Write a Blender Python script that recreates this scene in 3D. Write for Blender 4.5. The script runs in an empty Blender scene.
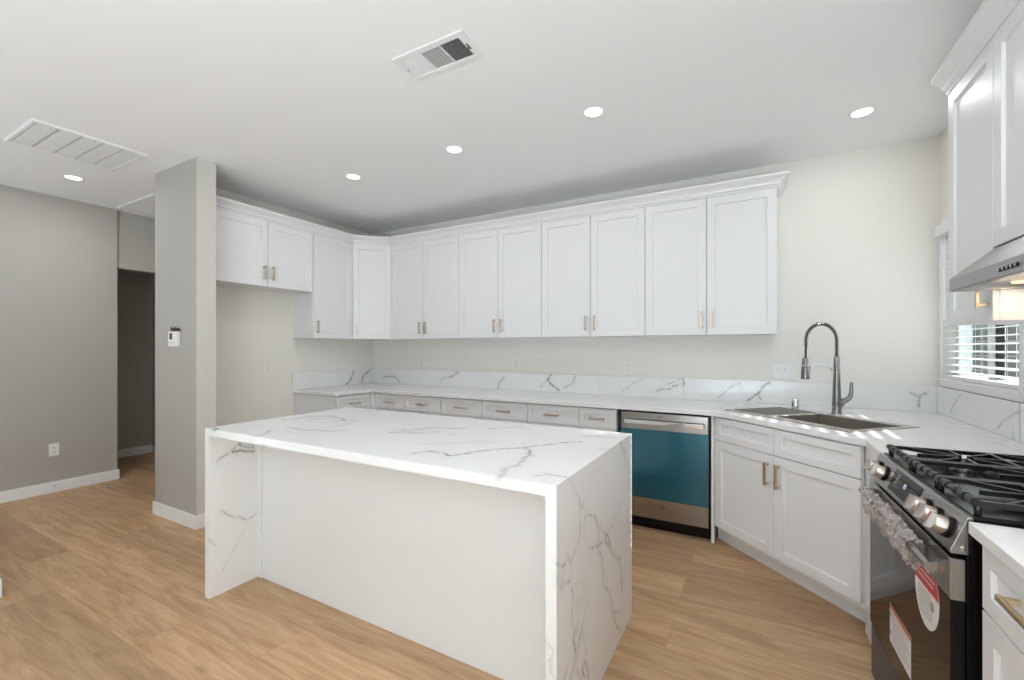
import bpy, bmesh, math, random
import numpy as np
from mathutils import Vector, Matrix

random.seed(7)
scene = bpy.context.scene
COL = scene.collection
R = math.radians

# ---------------------------------------------------------------- camera
FPX, YAW, HORIZON, CAM_Z = 439.0, 28.96, 348.0, 1.335
cam_data = bpy.data.cameras.new('camera')
cam_data.sensor_fit = 'HORIZONTAL'
cam_data.sensor_width = 36.0
cam_data.lens = FPX / 1024.0 * 36.0
cam_data.shift_y = (HORIZON - 340.0) / 1024.0
cam_data.clip_start = 0.02
cam_data.clip_end = 200
cam = bpy.data.objects.new('camera', cam_data)
COL.objects.link(cam)
cam.location = (0, 0, CAM_Z)
cam.rotation_euler = (R(90), 0, R(YAW))
scene.camera = cam

# ---------------------------------------------------------------- world, sun, exposure
world = bpy.data.worlds.new('world')
scene.world = world
world.use_nodes = True
wn = world.node_tree.nodes
# bright hazy sky: brighter towards the sun's side (+x), softer elsewhere
wl = world.node_tree.links
w_tc = wn.new('ShaderNodeTexCoord')
w_dot = wn.new('ShaderNodeVectorMath'); w_dot.operation = 'DOT_PRODUCT'; w_dot.inputs[1].default_value = (0.88, 0.39, 0.26)
w_mr = wn.new('ShaderNodeMapRange')
w_mr.inputs['From Min'].default_value = -0.1; w_mr.inputs['From Max'].default_value = 0.8
w_mr.inputs['To Min'].default_value = 0.55; w_mr.inputs['To Max'].default_value = 2.6
wl.new(w_tc.outputs['Generated'], w_dot.inputs[0]); wl.new(w_dot.outputs['Value'], w_mr.inputs['Value'])
wl.new(w_mr.outputs['Result'], wn['Background'].inputs['Strength'])
wn['Background'].inputs['Color'].default_value = (0.76, 0.90, 1.0, 1)

sun_data = bpy.data.lights.new('sun', 'SUN')
sun_data.energy = 9.0
sun_data.angle = R(0.6)
sun_data.color = (1.0, 0.96, 0.9)
sun = bpy.data.objects.new('sun', sun_data)
COL.objects.link(sun)
sun.location = (8, 7, 6)
sun.rotation_euler = Vector((-1.0, -0.444, -0.60)).to_track_quat('-Z', 'Y').to_euler()

# added bounce fill: unseen area lights behind the camera, turned up at the ceiling
for bx, by, be in ((-0.1, -2.5, 268.0), (-4.7, -0.9, 26.0)):
    bd = bpy.data.lights.new('bounce_fill', 'AREA')
    bd.shape = 'DISK'
    bd.size = 2.0
    bd.energy = be
    bd.color = (0.76, 0.895, 1.0)
    bo = bpy.data.objects.new('bounce_fill', bd)
    COL.objects.link(bo)
    bo.location = (bx, by, 0.35)
    bo.rotation_euler = (math.pi, 0, 0)

# added overhead fill: bare area lights without fixtures, out of view
for lx, ly, le in ((0.25, 0.9, 8.0), (-0.84, 0.35, 1.6), (-1.86, 0.2, 1.0)):
    rd = bpy.data.lights.new('overhead_fill', 'AREA')
    rd.shape = 'DISK'
    rd.size = 0.10
    rd.energy = le
    rd.color = (0.97, 0.97, 1.0)
    ro = bpy.data.objects.new('overhead_fill', rd)
    COL.objects.link(ro)
    ro.location = (lx, ly, 2.73)

scene.view_settings.view_transform = 'Standard'
scene.view_settings.look = 'None'
scene.view_settings.gamma = 1.0
scene.view_settings.use_curve_mapping = False
scene.view_settings.exposure = 0.0
scene.cycles.max_bounces = 10
scene.cycles.diffuse_bounces = 6
scene.cycles.glossy_bounces = 4
scene.cycles.transparent_max_bounces = 16
scene.cycles.caustics_reflective = False
scene.cycles.caustics_refractive = False

DOWNLIGHT_W = 2.35
HOOD_W = 0.4

# ---------------------------------------------------------------- main dimensions (metres)
CEIL = 2.743
YB = 3.925          # back wall
XR = 1.075          # right wall (window, range)
XL = -4.14          # left kitchen wall (fridge alcove)
XH = -5.68          # hall wall
TOPZ, SLABT = 0.906, 0.03

# ---------------------------------------------------------------- materials
def s2l(c):
    return tuple(((v / 255) / 12.92 if v / 255 <= 0.04045 else ((v / 255 + 0.055) / 1.055) ** 2.4) for v in c)

def mat(name, col, rough=0.5, metal=0.0, spec=0.5, **kw):
    m = bpy.data.materials.new(name)
    m.use_nodes = True
    b = m.node_tree.nodes['Principled BSDF']
    b.inputs['Base Color'].default_value = (*col, 1)
    b.inputs['Roughness'].default_value = rough
    b.inputs['Metallic'].default_value = metal
    b.inputs['Specular IOR Level'].default_value = spec
    for k, v in kw.items():
        b.inputs[k.replace('_', ' ')].default_value = v
    return m

def node(m, kind, **props):
    n = m.node_tree.nodes.new(kind)
    for k, v in props.items():
        setattr(n, k, v)
    return n

def link(m, a, b):
    m.node_tree.links.new(a, b)

def bsdf(m):
    return m.node_tree.nodes['Principled BSDF']

def add_bump(m, scale, strength, detail=3.0, dist=0.002):
    tc = node(m, 'ShaderNodeTexCoord')
    nz = node(m, 'ShaderNodeTexNoise')
    nz.inputs['Scale'].default_value = scale
    nz.inputs['Detail'].default_value = detail
    bp = node(m, 'ShaderNodeBump')
    bp.inputs['Strength'].default_value = strength
    bp.inputs['Distance'].default_value = dist
    link(m, tc.outputs['Object'], nz.inputs['Vector'])
    link(m, nz.outputs['Fac'], bp.inputs['Height'])
    link(m, bp.outputs['Normal'], bsdf(m).inputs['Normal'])
    return nz

M = {}
M['ceiling'] = mat('ceiling_paint', (0.86, 0.86, 0.86), 0.85, spec=0.2); add_bump(M['ceiling'], 220, 0.06)
M['cream'] = mat('cream_wall_paint', (0.81, 0.785, 0.735), 0.75, spec=0.25); add_bump(M['cream'], 160, 0.12)
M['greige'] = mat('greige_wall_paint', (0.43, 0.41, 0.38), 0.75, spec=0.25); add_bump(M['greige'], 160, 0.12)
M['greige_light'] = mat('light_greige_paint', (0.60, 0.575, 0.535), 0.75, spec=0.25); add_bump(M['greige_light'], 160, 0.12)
M['trim'] = mat('white_trim_paint', (0.82, 0.82, 0.82), 0.4)
M['cab'] = mat('white_cabinet_lacquer', (0.78, 0.78, 0.785), 0.38)
M['cab_in'] = mat('cabinet_interior_board', (0.72, 0.66, 0.58), 0.55)
M['gold'] = mat('champagne_brass', (0.64, 0.50, 0.32), 0.35, 1.0)
M['plate'] = mat('white_plastic', (0.82, 0.82, 0.82), 0.35)
M['plate_cream'] = mat('cream_plastic', (0.82, 0.80, 0.755), 0.4)
M['slot'] = mat('dark_slot', (0.08, 0.08, 0.08), 0.6)
M['grille'] = mat('white_grille_enamel', (0.80, 0.80, 0.80), 0.45)
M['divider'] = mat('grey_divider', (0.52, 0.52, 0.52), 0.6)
M['duct'] = mat('dark_duct', (0.03, 0.03, 0.03), 0.8)
M['black'] = mat('black_enamel', (0.005, 0.005, 0.005), 0.22, spec=0.25)
M['iron'] = mat('cast_iron', (0.008, 0.0075, 0.0075), 0.3, spec=0.45); add_bump(M['iron'], 400, 0.15)
M['glass_black'] = mat('black_oven_glass', (0.006, 0.0045, 0.004), 0.04, spec=0.2)
M['rubber'] = mat('black_rubber', (0.02, 0.02, 0.02), 0.7)
M['film'] = mat('blue_protective_film', (0.014, 0.125, 0.185), 0.2, 0.6, Coat_Weight=0.8, Coat_Roughness=0.08)
M['chrome'] = mat('polished_chrome', (0.72, 0.72, 0.72), 0.08, 1.0)
M['sticker'] = mat('white_paper', (0.72, 0.70, 0.68), 0.5)
M['red'] = mat('red_print', (0.55, 0.03, 0.035), 0.45)
M['orange'] = mat('orange_print', (0.55, 0.13, 0.05), 0.45)
M['ink'] = mat('grey_print', (0.30, 0.29, 0.28), 0.6)
M['vinyl'] = mat('white_window_vinyl', (0.80, 0.81, 0.82), 0.35)
M['slat'] = mat('white_blind_slat', (0.83, 0.83, 0.82), 0.45)
M['wire'] = mat('dark_wire', (0.05, 0.025, 0.02), 0.5)
M['screen'] = mat('grey_lcd', (0.045, 0.05, 0.04), 0.2)
M['edge_ply'] = mat('raw_plywood_edge', (0.32, 0.2, 0.12), 0.7)

def brushed(name, col, rough, axis_scale, aniso=0.5):
    m = mat(name, col, rough, 1.0)
    tc = node(m, 'ShaderNodeTexCoord')
    mp = node(m, 'ShaderNodeMapping')
    mp.inputs['Scale'].default_value = axis_scale
    nz = node(m, 'ShaderNodeTexNoise')
    nz.inputs['Scale'].default_value = 1.0
    nz.inputs['Detail'].default_value = 4
    mr = node(m, 'ShaderNodeMapRange')
    mr.inputs['To Min'].default_value = rough - 0.03
    mr.inputs['To Max'].default_value = rough + 0.05
    link(m, tc.outputs['Object'], mp.inputs['Vector'])
    link(m, mp.outputs['Vector'], nz.inputs['Vector'])
    link(m, nz.outputs['Fac'], mr.inputs['Value'])
    link(m, mr.outputs['Result'], bsdf(m).inputs['Roughness'])
    bsdf(m).inputs['Anisotropic'].default_value = aniso
    return m

M['steel'] = brushed('brushed_stainless', (0.36, 0.345, 0.33), 0.22, (900, 900, 6))
M['steel_h'] = brushed('hood_stainless', (0.38, 0.38, 0.375), 0.36, (6, 900, 900))
M['sink_steel'] = brushed('sink_stainless', (0.52, 0.485, 0.455), 0.33, (900, 14, 14))
M['gunmetal'] = mat('gunmetal_nickel', (0.26, 0.25, 0.24), 0.27, 1.0)
M['badge'] = mat('dark_badge_metal', (0.10, 0.095, 0.09), 0.35, 0.8)
M['knob'] = mat('satin_nickel_knob', (0.56, 0.52, 0.47), 0.36, 1.0)
M['drawer_steel'] = mat('slate_blue_steel', (0.06, 0.07, 0.095), 0.35, 0.5)

def emission(name, col, strength):
    m = bpy.data.materials.new(name)
    m.use_nodes = True
    nt = m.node_tree
    nt.nodes.clear()
    e = nt.nodes.new('ShaderNodeEmission')
    e.inputs['Color'].default_value = (*col, 1)
    e.inputs['Strength'].default_value = strength
    o = nt.nodes.new('ShaderNodeOutputMaterial')
    nt.links.new(e.outputs[0], o.inputs['Surface'])
    return m
M['lamp'] = emission('lamp_diffuser', (1.0, 0.99, 0.97), 3.0)
M['hood_lamp'] = emission('warm_lamp', (1.0, 0.72, 0.45), 1.6)
M['digits'] = emission('display_digits', (0.75, 0.85, 1.0), 1.2)

# thin clear glass: mostly straight-through with a fresnel mirror
def thin_glass(name, tint=(0.96, 0.98, 0.98), rough=0.0):
    m = bpy.data.materials.new(name)
    m.use_nodes = True
    nt = m.node_tree
    nt.nodes.clear()
    t = nt.nodes.new('ShaderNodeBsdfTransparent'); t.inputs['Color'].default_value = (*tint, 1)
    g = nt.nodes.new('ShaderNodeBsdfGlossy'); g.inputs['Roughness'].default_value = rough
    x = nt.nodes.new('ShaderNodeMixShader')
    o = nt.nodes.new('ShaderNodeOutputMaterial')
    x.inputs[0].default_value = 0.06; nt.links.new(t.outputs[0], x.inputs[1]); nt.links.new(g.outputs[0], x.inputs[2])
    nt.links.new(x.outputs[0], o.inputs['Surface'])
    return m
M['glass'] = thin_glass('window_glass')

def wrap_plastic():
    m = bpy.data.materials.new('crinkled_plastic')
    m.use_nodes = True
    nt = m.node_tree
    nt.nodes.clear()
    tc = nt.nodes.new('ShaderNodeTexCoord')
    nz = nt.nodes.new('ShaderNodeTexVoronoi'); nz.inputs['Scale'].default_value = 30; nz.feature = 'DISTANCE_TO_EDGE'
    n2 = nt.nodes.new('ShaderNodeTexNoise'); n2.inputs['Scale'].default_value = 30; n2.inputs['Detail'].default_value = 5
    bp = nt.nodes.new('ShaderNodeBump'); bp.inputs['Strength'].default_value = 1.0; bp.inputs['Distance'].default_value = 0.006
    t = nt.nodes.new('ShaderNodeBsdfTransparent'); t.inputs['Color'].default_value = (0.92, 0.9, 0.89, 1)
    g = nt.nodes.new('ShaderNodeBsdfGlossy'); g.inputs['Roughness'].default_value = 0.28; g.inputs['Color'].default_value = (0.80, 0.75, 0.73, 1)
    d = nt.nodes.new('ShaderNodeBsdfTranslucent'); d.inputs['Color'].default_value = (0.8, 0.77, 0.75, 1)
    d2 = nt.nodes.new('ShaderNodeBsdfDiffuse'); d2.inputs['Color'].default_value = (0.66, 0.60, 0.58, 1)
    a = nt.nodes.new('ShaderNodeMixShader'); a.inputs[0].default_value = 0.4
    b = nt.nodes.new('ShaderNodeMixShader')
    mr = nt.nodes.new('ShaderNodeMapRange'); mr.inputs['From Min'].default_value = 0.0; mr.inputs['From Max'].default_value = 0.12
    mr.inputs['To Min'].default_value = 0.62; mr.inputs['To Max'].default_value = 0.40
    o = nt.nodes.new('ShaderNodeOutputMaterial')
    L = nt.links.new
    L(tc.outputs['Object'], nz.inputs['Vector']); L(tc.outputs['Object'], n2.inputs['Vector'])
    L(n2.outputs['Fac'], bp.inputs['Height']); L(bp.outputs['Normal'], g.inputs['Normal'])
    L(nz.outputs['Distance'], mr.inputs['Value']); L(mr.outputs['Result'], b.inputs[0])
    L(d2.outputs[0], a.inputs[1]); L(g.outputs[0], a.inputs[2])
    L(t.outputs[0], b.inputs[1]); L(a.outputs[0], b.inputs[2]); L(b.outputs[0], o.inputs['Surface'])
    return m
M['wrap'] = wrap_plastic()

def floor_material():
    m = mat('oak_plank_floor', (0.5, 0.33, 0.2), 0.42, spec=0.4)
    tc = node(m, 'ShaderNodeTexCoord')
    br = node(m, 'ShaderNodeTexBrick')
    br.offset = 0.37; br.offset_frequency = 2; br.squash = 1.0
    br.inputs['Scale'].default_value = 1.0
    br.inputs['Mortar Size'].default_value = 0.0009
    br.inputs['Mortar Smooth'].default_value = 0.3
    br.inputs['Bias'].default_value = 0.0
    br.inputs['Brick Width'].default_value = 1.52
    br.inputs['Row Height'].default_value = 0.228
    br.inputs['Color1'].default_value = (0, 0, 0, 1)
    br.inputs['Color2'].default_value = (1, 1, 1, 1)
    br.inputs['Mortar'].default_value = (0.5, 0.5, 0.5, 1)
    mp0 = node(m, 'ShaderNodeMapping'); mp0.inputs['Location'].default_value = (0.35, 0.02, 0)
    link(m, tc.outputs['Object'], mp0.inputs['Vector']); link(m, mp0.outputs['Vector'], br.inputs['Vector'])
    # every plank shifts the grain lookup
    mul = node(m, 'ShaderNodeVectorMath', operation='SCALE'); mul.inputs['Scale'].default_value = 17.0
    link(m, br.outputs['Color'], mul.inputs[0])
    add = node(m, 'ShaderNodeVectorMath', operation='ADD')
    link(m, tc.outputs['Object'], add.inputs[0]); link(m, mul.outputs['Vector'], add.inputs[1])
    mp = node(m, 'ShaderNodeMapping'); mp.inputs['Scale'].default_value = (0.8, 7.0, 1)
    link(m, add.outputs['Vector'], mp.inputs['Vector'])
    n1 = node(m, 'ShaderNodeTexNoise'); n1.inputs['Scale'].default_value = 2.2; n1.inputs['Detail'].default_value = 9; n1.inputs['Roughness'].default_value = 0.68; n1.inputs['Distortion'].default_value = 1.1
    link(m, mp.outputs['Vector'], n1.inputs['Vector'])
    mp2 = node(m, 'ShaderNodeMapping'); mp2.inputs['Scale'].default_value = (3.0, 70.0, 1)
    link(m, add.outputs['Vector'], mp2.inputs['Vector'])
    n2 = node(m, 'ShaderNodeTexNoise'); n2.inputs['Scale'].default_value = 1.5; n2.inputs['Detail'].default_value = 5
    link(m, mp2.outputs['Vector'], n2.inputs['Vector'])
    cr = node(m, 'ShaderNodeValToRGB')
    e = cr.color_ramp.elements
    e[0].position = 0.28; e[0].color = (0.35, 0.20, 0.095, 1)
    e[1].position = 0.72; e[1].color = (0.625, 0.42, 0.245, 1)
    mid = e.new(0.5); mid.color = (0.505, 0.315, 0.172, 1)
    link(m, n1.outputs['Fac'], cr.inputs['Fac'])
    # plank-to-plank tone and fine grain
    def mulcol(fac_out, lo, hi, prev):
        mr = node(m, 'ShaderNodeMapRange'); mr.inputs['To Min'].default_value = lo; mr.inputs['To Max'].default_value = hi
        link(m, fac_out, mr.inputs['Value'])
        vm = node(m, 'ShaderNodeVectorMath', operation='SCALE')
        link(m, prev, vm.inputs[0]); link(m, mr.outputs['Result'], vm.inputs['Scale'])
        return vm.outputs['Vector']
    c = mulcol(br.outputs['Color'], 0.80, 1.14, cr.outputs['Color'])
    c = mulcol(n2.outputs['Fac'], 0.78, 1.20, c)
    # knots
    mp3 = node(m, 'ShaderNodeMapping'); mp3.inputs['Scale'].default_value = (0.9, 2.2, 1)
    link(m, add.outputs['Vector'], mp3.inputs['Vector'])
    vo = node(m, 'ShaderNodeTexVoronoi'); vo.inputs['Scale'].default_value = 1.3
    link(m, mp3.outputs['Vector'], vo.inputs['Vector'])
    mrk = node(m, 'ShaderNodeMapRange'); mrk.inputs['From Min'].default_value = 0.025; mrk.inputs['From Max'].default_value = 0.075; mrk.inputs['To Min'].default_value = 0.55; mrk.inputs['To Max'].default_value = 1.0
    link(m, vo.outputs['Distance'], mrk.inputs['Value'])
    vk = node(m, 'ShaderNodeVectorMath', operation='SCALE'); link(m, c, vk.inputs[0]); link(m, mrk.outputs['Result'], vk.inputs['Scale'])
    # seams
    mx = node(m, 'ShaderNodeMix', data_type='RGBA')
    link(m, br.outputs['Fac'], mx.inputs['Factor'])
    link(m, vk.outputs['Vector'], mx.inputs[6]); mx.inputs[7].default_value = (0.27, 0.165, 0.09, 1)
    link(m, mx.outputs[2], bsdf(m).inputs['Base Color'])
    bp = node(m, 'ShaderNodeBump'); bp.inputs['Strength'].default_value = 0.12; bp.inputs['Distance'].default_value = 0.002
    link(m, n2.outputs['Fac'], bp.inputs['Height']); link(m, bp.outputs['Normal'], bsdf(m).inputs['Normal'])
    return m
M['floor'] = floor_material()

def marble_material():
    m = mat('white_veined_quartz', (0.8, 0.8, 0.8), 0.18, spec=0.38)
    tc = node(m, 'ShaderNodeTexCoord')
    at = node(m, 'ShaderNodeAttribute', attribute_name='vein')
    # faint natural veins
    n1 = node(m, 'ShaderNodeTexNoise'); n1.inputs['Scale'].default_value = 1.1; n1.inputs['Detail'].default_value = 6; n1.inputs['Roughness'].default_value = 0.55; n1.inputs['Distortion'].default_value = 0.7
    ge = node(m, 'ShaderNodeNewGeometry')
    link(m, ge.outputs['Position'], n1.inputs['Vector'])
    sb = node(m, 'ShaderNodeMath', operation='SUBTRACT'); sb.inputs[1].default_value = 0.5; link(m, n1.outputs['Fac'], sb.inputs[0])
    ab = node(m, 'ShaderNodeMath', operation='ABSOLUTE'); link(m, sb.outputs[0], ab.inputs[0])
    mr = node(m, 'ShaderNodeMapRange'); mr.inputs['From Min'].default_value = 0.0; mr.inputs['From Max'].default_value = 0.012; mr.inputs['To Min'].default_value = 0.20; mr.inputs['To Max'].default_value = 0.0
    link(m, ab.outputs[0], mr.inputs['Value'])
    n2 = node(m, 'ShaderNodeTexNoise'); n2.inputs['Scale'].default_value = 2.0; n2.inputs['Detail'].default_value = 2
    link(m, ge.outputs['Position'], n2.inputs['Vector'])
    mk = node(m, 'ShaderNodeMapRange'); mk.inputs['From Min'].default_value = 0.48; mk.inputs['From Max'].default_value = 0.62
    link(m, n2.outputs['Fac'], mk.inputs['Value'])
    ml = node(m, 'ShaderNodeMath', operation='MULTIPLY'); link(m, mr.outputs['Result'], ml.inputs[0]); link(m, mk.outputs['Result'], ml.inputs[1])
    # traced veins broken up by fine noise
    n3 = node(m, 'ShaderNodeTexNoise'); n3.inputs['Scale'].default_value = 60; n3.inputs['Detail'].default_value = 4
    link(m, ge.outputs['Position'], n3.inputs['Vector'])
    m3 = node(m, 'ShaderNodeMapRange'); m3.inputs['From Min'].default_value = 0.3; m3.inputs['From Max'].default_value = 0.65; m3.inputs['To Min'].default_value = 0.45; m3.inputs['To Max'].default_value = 1.1
    link(m, n3.outputs['Fac'], m3.inputs['Value'])
    m4 = node(m, 'ShaderNodeMath', operation='MULTIPLY'); link(m, at.outputs['Fac'], m4.inputs[0]); link(m, m3.outputs['Result'], m4.inputs[1])
    mxv = node(m, 'ShaderNodeMath', operation='MAXIMUM'); link(m, m4.outputs[0], mxv.inputs[0]); link(m, ml.outputs[0], mxv.inputs[1])
    mx = node(m, 'ShaderNodeMix', data_type='RGBA')
    link(m, mxv.outputs[0], mx.inputs['Factor'])
    mx.inputs[6].default_value = (0.80, 0.80, 0.80, 1); mx.inputs[7].default_value = (0.085, 0.083, 0.084, 1)
    link(m, mx.outputs[2], bsdf(m).inputs['Base Color'])
    return m
M['marble'] = marble_material()

# ---------------------------------------------------------------- object helpers
def link_obj(o, parent=None):
    COL.objects.link(o)
    if parent is not None:
        o.parent = parent
    return o

def thing(name, label, cat, loc=(0, 0, 0), rz=0.0, group=None):
    o = bpy.data.objects.new(name, None)
    o.empty_display_size = 0.05
    o.location = loc
    o.rotation_euler = (0, 0, rz)
    o['label'] = label
    o['category'] = cat
    if group:
        o['group'] = group
    COL.objects.link(o)
    return o

def tag(o, label, cat, group=None):
    o['label'] = label
    o['category'] = cat
    if group:
        o['group'] = group
    return o

class MB:
    """collects shapes and links them as one mesh object"""
    def __init__(s):
        s.bm = bmesh.new()

    def box(s, x0, x1, y0, y1, z0, z1, rot=None, about=None):
        vs = [s.bm.verts.new((x, y, z)) for z in (z0, z1) for y in (y0, y1) for x in (x0, x1)]
        for f in ((0, 2, 3, 1), (4, 5, 7, 6), (0, 1, 5, 4), (2, 6, 7, 3), (0, 4, 6, 2), (1, 3, 7, 5)):
            s.bm.faces.new([vs[i] for i in f])
        if rot is not None:
            bmesh.ops.rotate(s.bm, verts=vs, cent=about or ((x0 + x1) / 2, (y0 + y1) / 2, (z0 + z1) / 2), matrix=rot)
        return vs

    def poly(s, pts, vec):
        """closed prism: a planar outline swept along vec"""
        a = [s.bm.verts.new(p) for p in pts]
        b = [s.bm.verts.new(Vector(p) + Vector(vec)) for p in pts]
        n = len(pts)
        fs = [s.bm.faces.new(a), s.bm.faces.new(list(reversed(b)))]
        for i in range(n):
            j = (i + 1) % n
            fs.append(s.bm.faces.new((a[i], b[i], b[j], a[j])))
        bmesh.ops.recalc_face_normals(s.bm, faces=fs)
        return a + b

    def tube(s, pts, r, seg=12, caps=True, closed=False):
        pts = [Vector(p) for p in pts]
        rs = r if isinstance(r, (list, tuple)) else [r] * len(pts)
        n = len(pts)
        tang = []
        for i in range(n):
            if closed:
                t = pts[(i + 1) % n] - pts[i - 1]
            else:
                t = pts[min(i + 1, n - 1)] - pts[max(i - 1, 0)]
            tang.append(t.normalized())
        ref = Vector((0, 0, 1)) if abs(tang[0].z) < 0.9 else Vector((1, 0, 0))
        u = (ref - tang[0] * ref.dot(tang[0])).normalized()
        rings = []
        for i in range(n):
            u = (u - tang[i] * u.dot(tang[i])).normalized()
            v = tang[i].cross(u)
            rings.append([s.bm.verts.new(pts[i] + (u * math.cos(a) + v * math.sin(a)) * rs[i]) for a in [2 * math.pi * k / seg for k in range(seg)]])
        m = n if closed else n - 1
        for i in range(m):
            A, B = rings[i], rings[(i + 1) % n]
            for k in range(seg):
                l = (k + 1) % seg
                s.bm.faces.new((A[k], A[l], B[l], B[k]))
        if caps and not closed:
            s.bm.faces.new(list(reversed(rings[0])))
            s.bm.faces.new(rings[-1])

    def lathe(s, prof, center=(0, 0, 0), axis='Z', seg=24, mtx=None):
        """prof: list of (radius, height) turned about an axis"""
        rings = []
        allv = []
        for r, h in prof:
            ring = []
            for k in range(seg):
                a = 2 * math.pi * k / seg
                p = Vector((r * math.cos(a), r * math.sin(a), h))
                if axis == 'X':
                    p = Vector((p.z, p.x, p.y))
                elif axis == 'Y':
                    p = Vector((p.y, p.z, p.x))
                if mtx is not None:
                    p = mtx @ p
                ring.append(s.bm.verts.new(p + Vector(center)))
            rings.append(ring); allv += ring
        for A, B in zip(rings, rings[1:]):
            for k in range(seg):
                l = (k + 1) % seg
                s.bm.faces.new((A[k], A[l], B[l], B[k]))
        s.bm.faces.new(list(reversed(rings[0])))
        s.bm.faces.new(rings[-1])
        return allv

    def shaker(s, x0, x1, z0, z1, yf, th=0.019, fr=0.057, rec=0.011):
        """five-piece door or drawer front, face looking towards -y"""
        V = s.bm.verts.new
        def ring(i, y):
            return [V((x0 + i, y, z0 + i)), V((x1 - i, y, z0 + i)), V((x1 - i, y, z1 - i)), V((x0 + i, y, z1 - i))]
        back = ring(0, yf + th); out = ring(0, yf); e1 = ring(fr, yf); e2 = ring(fr + 0.0015, yf + rec)
        def band(A, B):
            for k in range(4):
                l = (k + 1) % 4
                s.bm.faces.new((A[k], A[l], B[l], B[k]))
        band(back, out); band(out, e1); band(e1, e2)
        s.bm.faces.new(e2); s.bm.faces.new(list(reversed(back)))

    def build(s, name, m, parent=None, bevel=0.0, smooth=False, label=None, seg=2):
        bmesh.ops.recalc_face_normals(s.bm, faces=s.bm.faces[:])
        me = bpy.data.meshes.new(name)
        s.bm.to_mesh(me)
        s.bm.free()
        me.materials.append(m)
        if smooth:
            me.polygons.foreach_set('use_smooth', [True] * len(me.polygons))
        o = bpy.data.objects.new(name, me)
        link_obj(o, parent)
        if smooth:
            es = o.modifiers.new('edge', 'EDGE_SPLIT'); es.split_angle = R(40)
        if bevel:
            b = o.modifiers.new('bevel', 'BEVEL'); b.width = bevel; b.segments = seg; b.limit_method = 'ANGLE'; b.angle_limit = R(40)
        if label:
            o['label'] = label
        return o

def struct(name, mb, m, bevel=0.0):
    o = mb.build(name, m, None, bevel)
    o['kind'] = 'structure'
    return o

# ---------------------------------------------------------------- veined slabs
def _dist(P, pts):
    d = np.full(len(P), 9.0)
    for a, b in zip(pts[:-1], pts[1:]):
        a = np.array(a); b = np.array(b); ab = b - a
        t = np.clip(((P - a) @ ab) / max(ab @ ab, 1e-9), 0, 1)
        d = np.minimum(d, np.linalg.norm(P - (a + t[:, None] * ab), axis=1))
    return d

def veined_box(name, x0, x1, y0, y1, z0, z1, step, veins, parent, origin=(0, 0, 0)):
    """box with finely divided faces; the vein attribute is the natural pattern of the stone"""
    xs = np.linspace(x0, x1, max(2, int((x1 - x0) / step) + 1)); ys = np.linspace(y0, y1, max(2, int((y1 - y0) / step) + 1)); zs = np.linspace(z0, z1, max(2, int((z1 - z0) / step) + 1))
    V, F = [], []
    n = 0
    def face(A, B, fn, flip):
        nonlocal n
        a, b = np.meshgrid(A, B, indexing='ij')
        P = fn(a.ravel(), b.ravel())
        na, nb = len(A), len(B)
        idx = (np.arange(na * nb).reshape(na, nb) + n)
        q = np.stack([idx[:-1, :-1], idx[1:, :-1], idx[1:, 1:], idx[:-1, 1:]], -1).reshape(-1, 4)
        if flip:
            q = q[:, ::-1]
        V.append(P); F.append(q); n += na * nb
    c = lambda v, a: np.full(len(a), v)
    face(xs, ys, lambda a, b: np.stack([a, b, c(z1, a)], 1), False)
    face(xs, ys, lambda a, b: np.stack([a, b, c(z0, a)], 1), True)
    face(xs, zs, lambda a, b: np.stack([a, c(y0, a), b], 1), False)
    face(xs, zs, lambda a, b: np.stack([a, c(y1, a), b], 1), True)
    face(ys, zs, lambda a, b: np.stack([c(x0, a), a, b], 1), True)
    face(ys, zs, lambda a, b: np.stack([c(x1, a), a, b], 1), False)
    P = np.concatenate(V); Fq = np.concatenate(F)
    W = P.copy()
    for k, (f, am) in enumerate(((37, 0.004), (91, 0.0022), (173, 0.0012))):
        W[:, 0] += am * np.sin(f * P[:, 1] + 1.7 * k + f * 0.6 * P[:, 2])
        W[:, 1] += am * np.sin(f * P[:, 2] * 1.1 + 0.9 + f * 0.8 * P[:, 0])
        W[:, 2] += am * np.sin(f * P[:, 0] * 0.9 + 2.1 + f * 0.7 * P[:, 1])
    att = np.zeros(len(P))
    for inten, w, pts in veins:
        d = _dist(W, pts)
        core = min(1.0, inten * 1.15) * np.exp(-(d / (w * 0.85)) ** 2)
        halo = 0.16 * inten * np.exp(-(d / (w * 3.0)) ** 2)
        att = np.maximum(att, np.maximum(core, halo))
    P = P - np.array(origin)
    me = bpy.data.meshes.new(name)
    me.vertices.add(len(P)); me.vertices.foreach_set('co', P.astype(np.float32).ravel())
    me.loops.add(Fq.size); me.loops.foreach_set('vertex_index', Fq.astype(np.int32).ravel())
    me.polygons.add(len(Fq)); me.polygons.foreach_set('loop_start', np.arange(0, Fq.size, 4, dtype=np.int32))
    me.update(calc_edges=True); me.validate()
    at = me.attributes.new('vein', 'FLOAT', 'POINT'); at.data.foreach_set('value', att.astype(np.float32))
    me.materials.append(M['marble'])
    o = bpy.data.objects.new(name, me)
    return link_obj(o, parent)

def on(axis, value, veins):
    """lift traced vein lines onto a face of the slab"""
    out = []
    for i, w, pts in veins:
        if axis == 'x': p3 = [(value, a, b) for a, b in pts]
        elif axis == 'y': p3 = [(a, value, b) for a, b in pts]
        else: p3 = [(a, b, value) for a, b in pts]
        out.append((i, w, p3))
    return out

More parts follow.
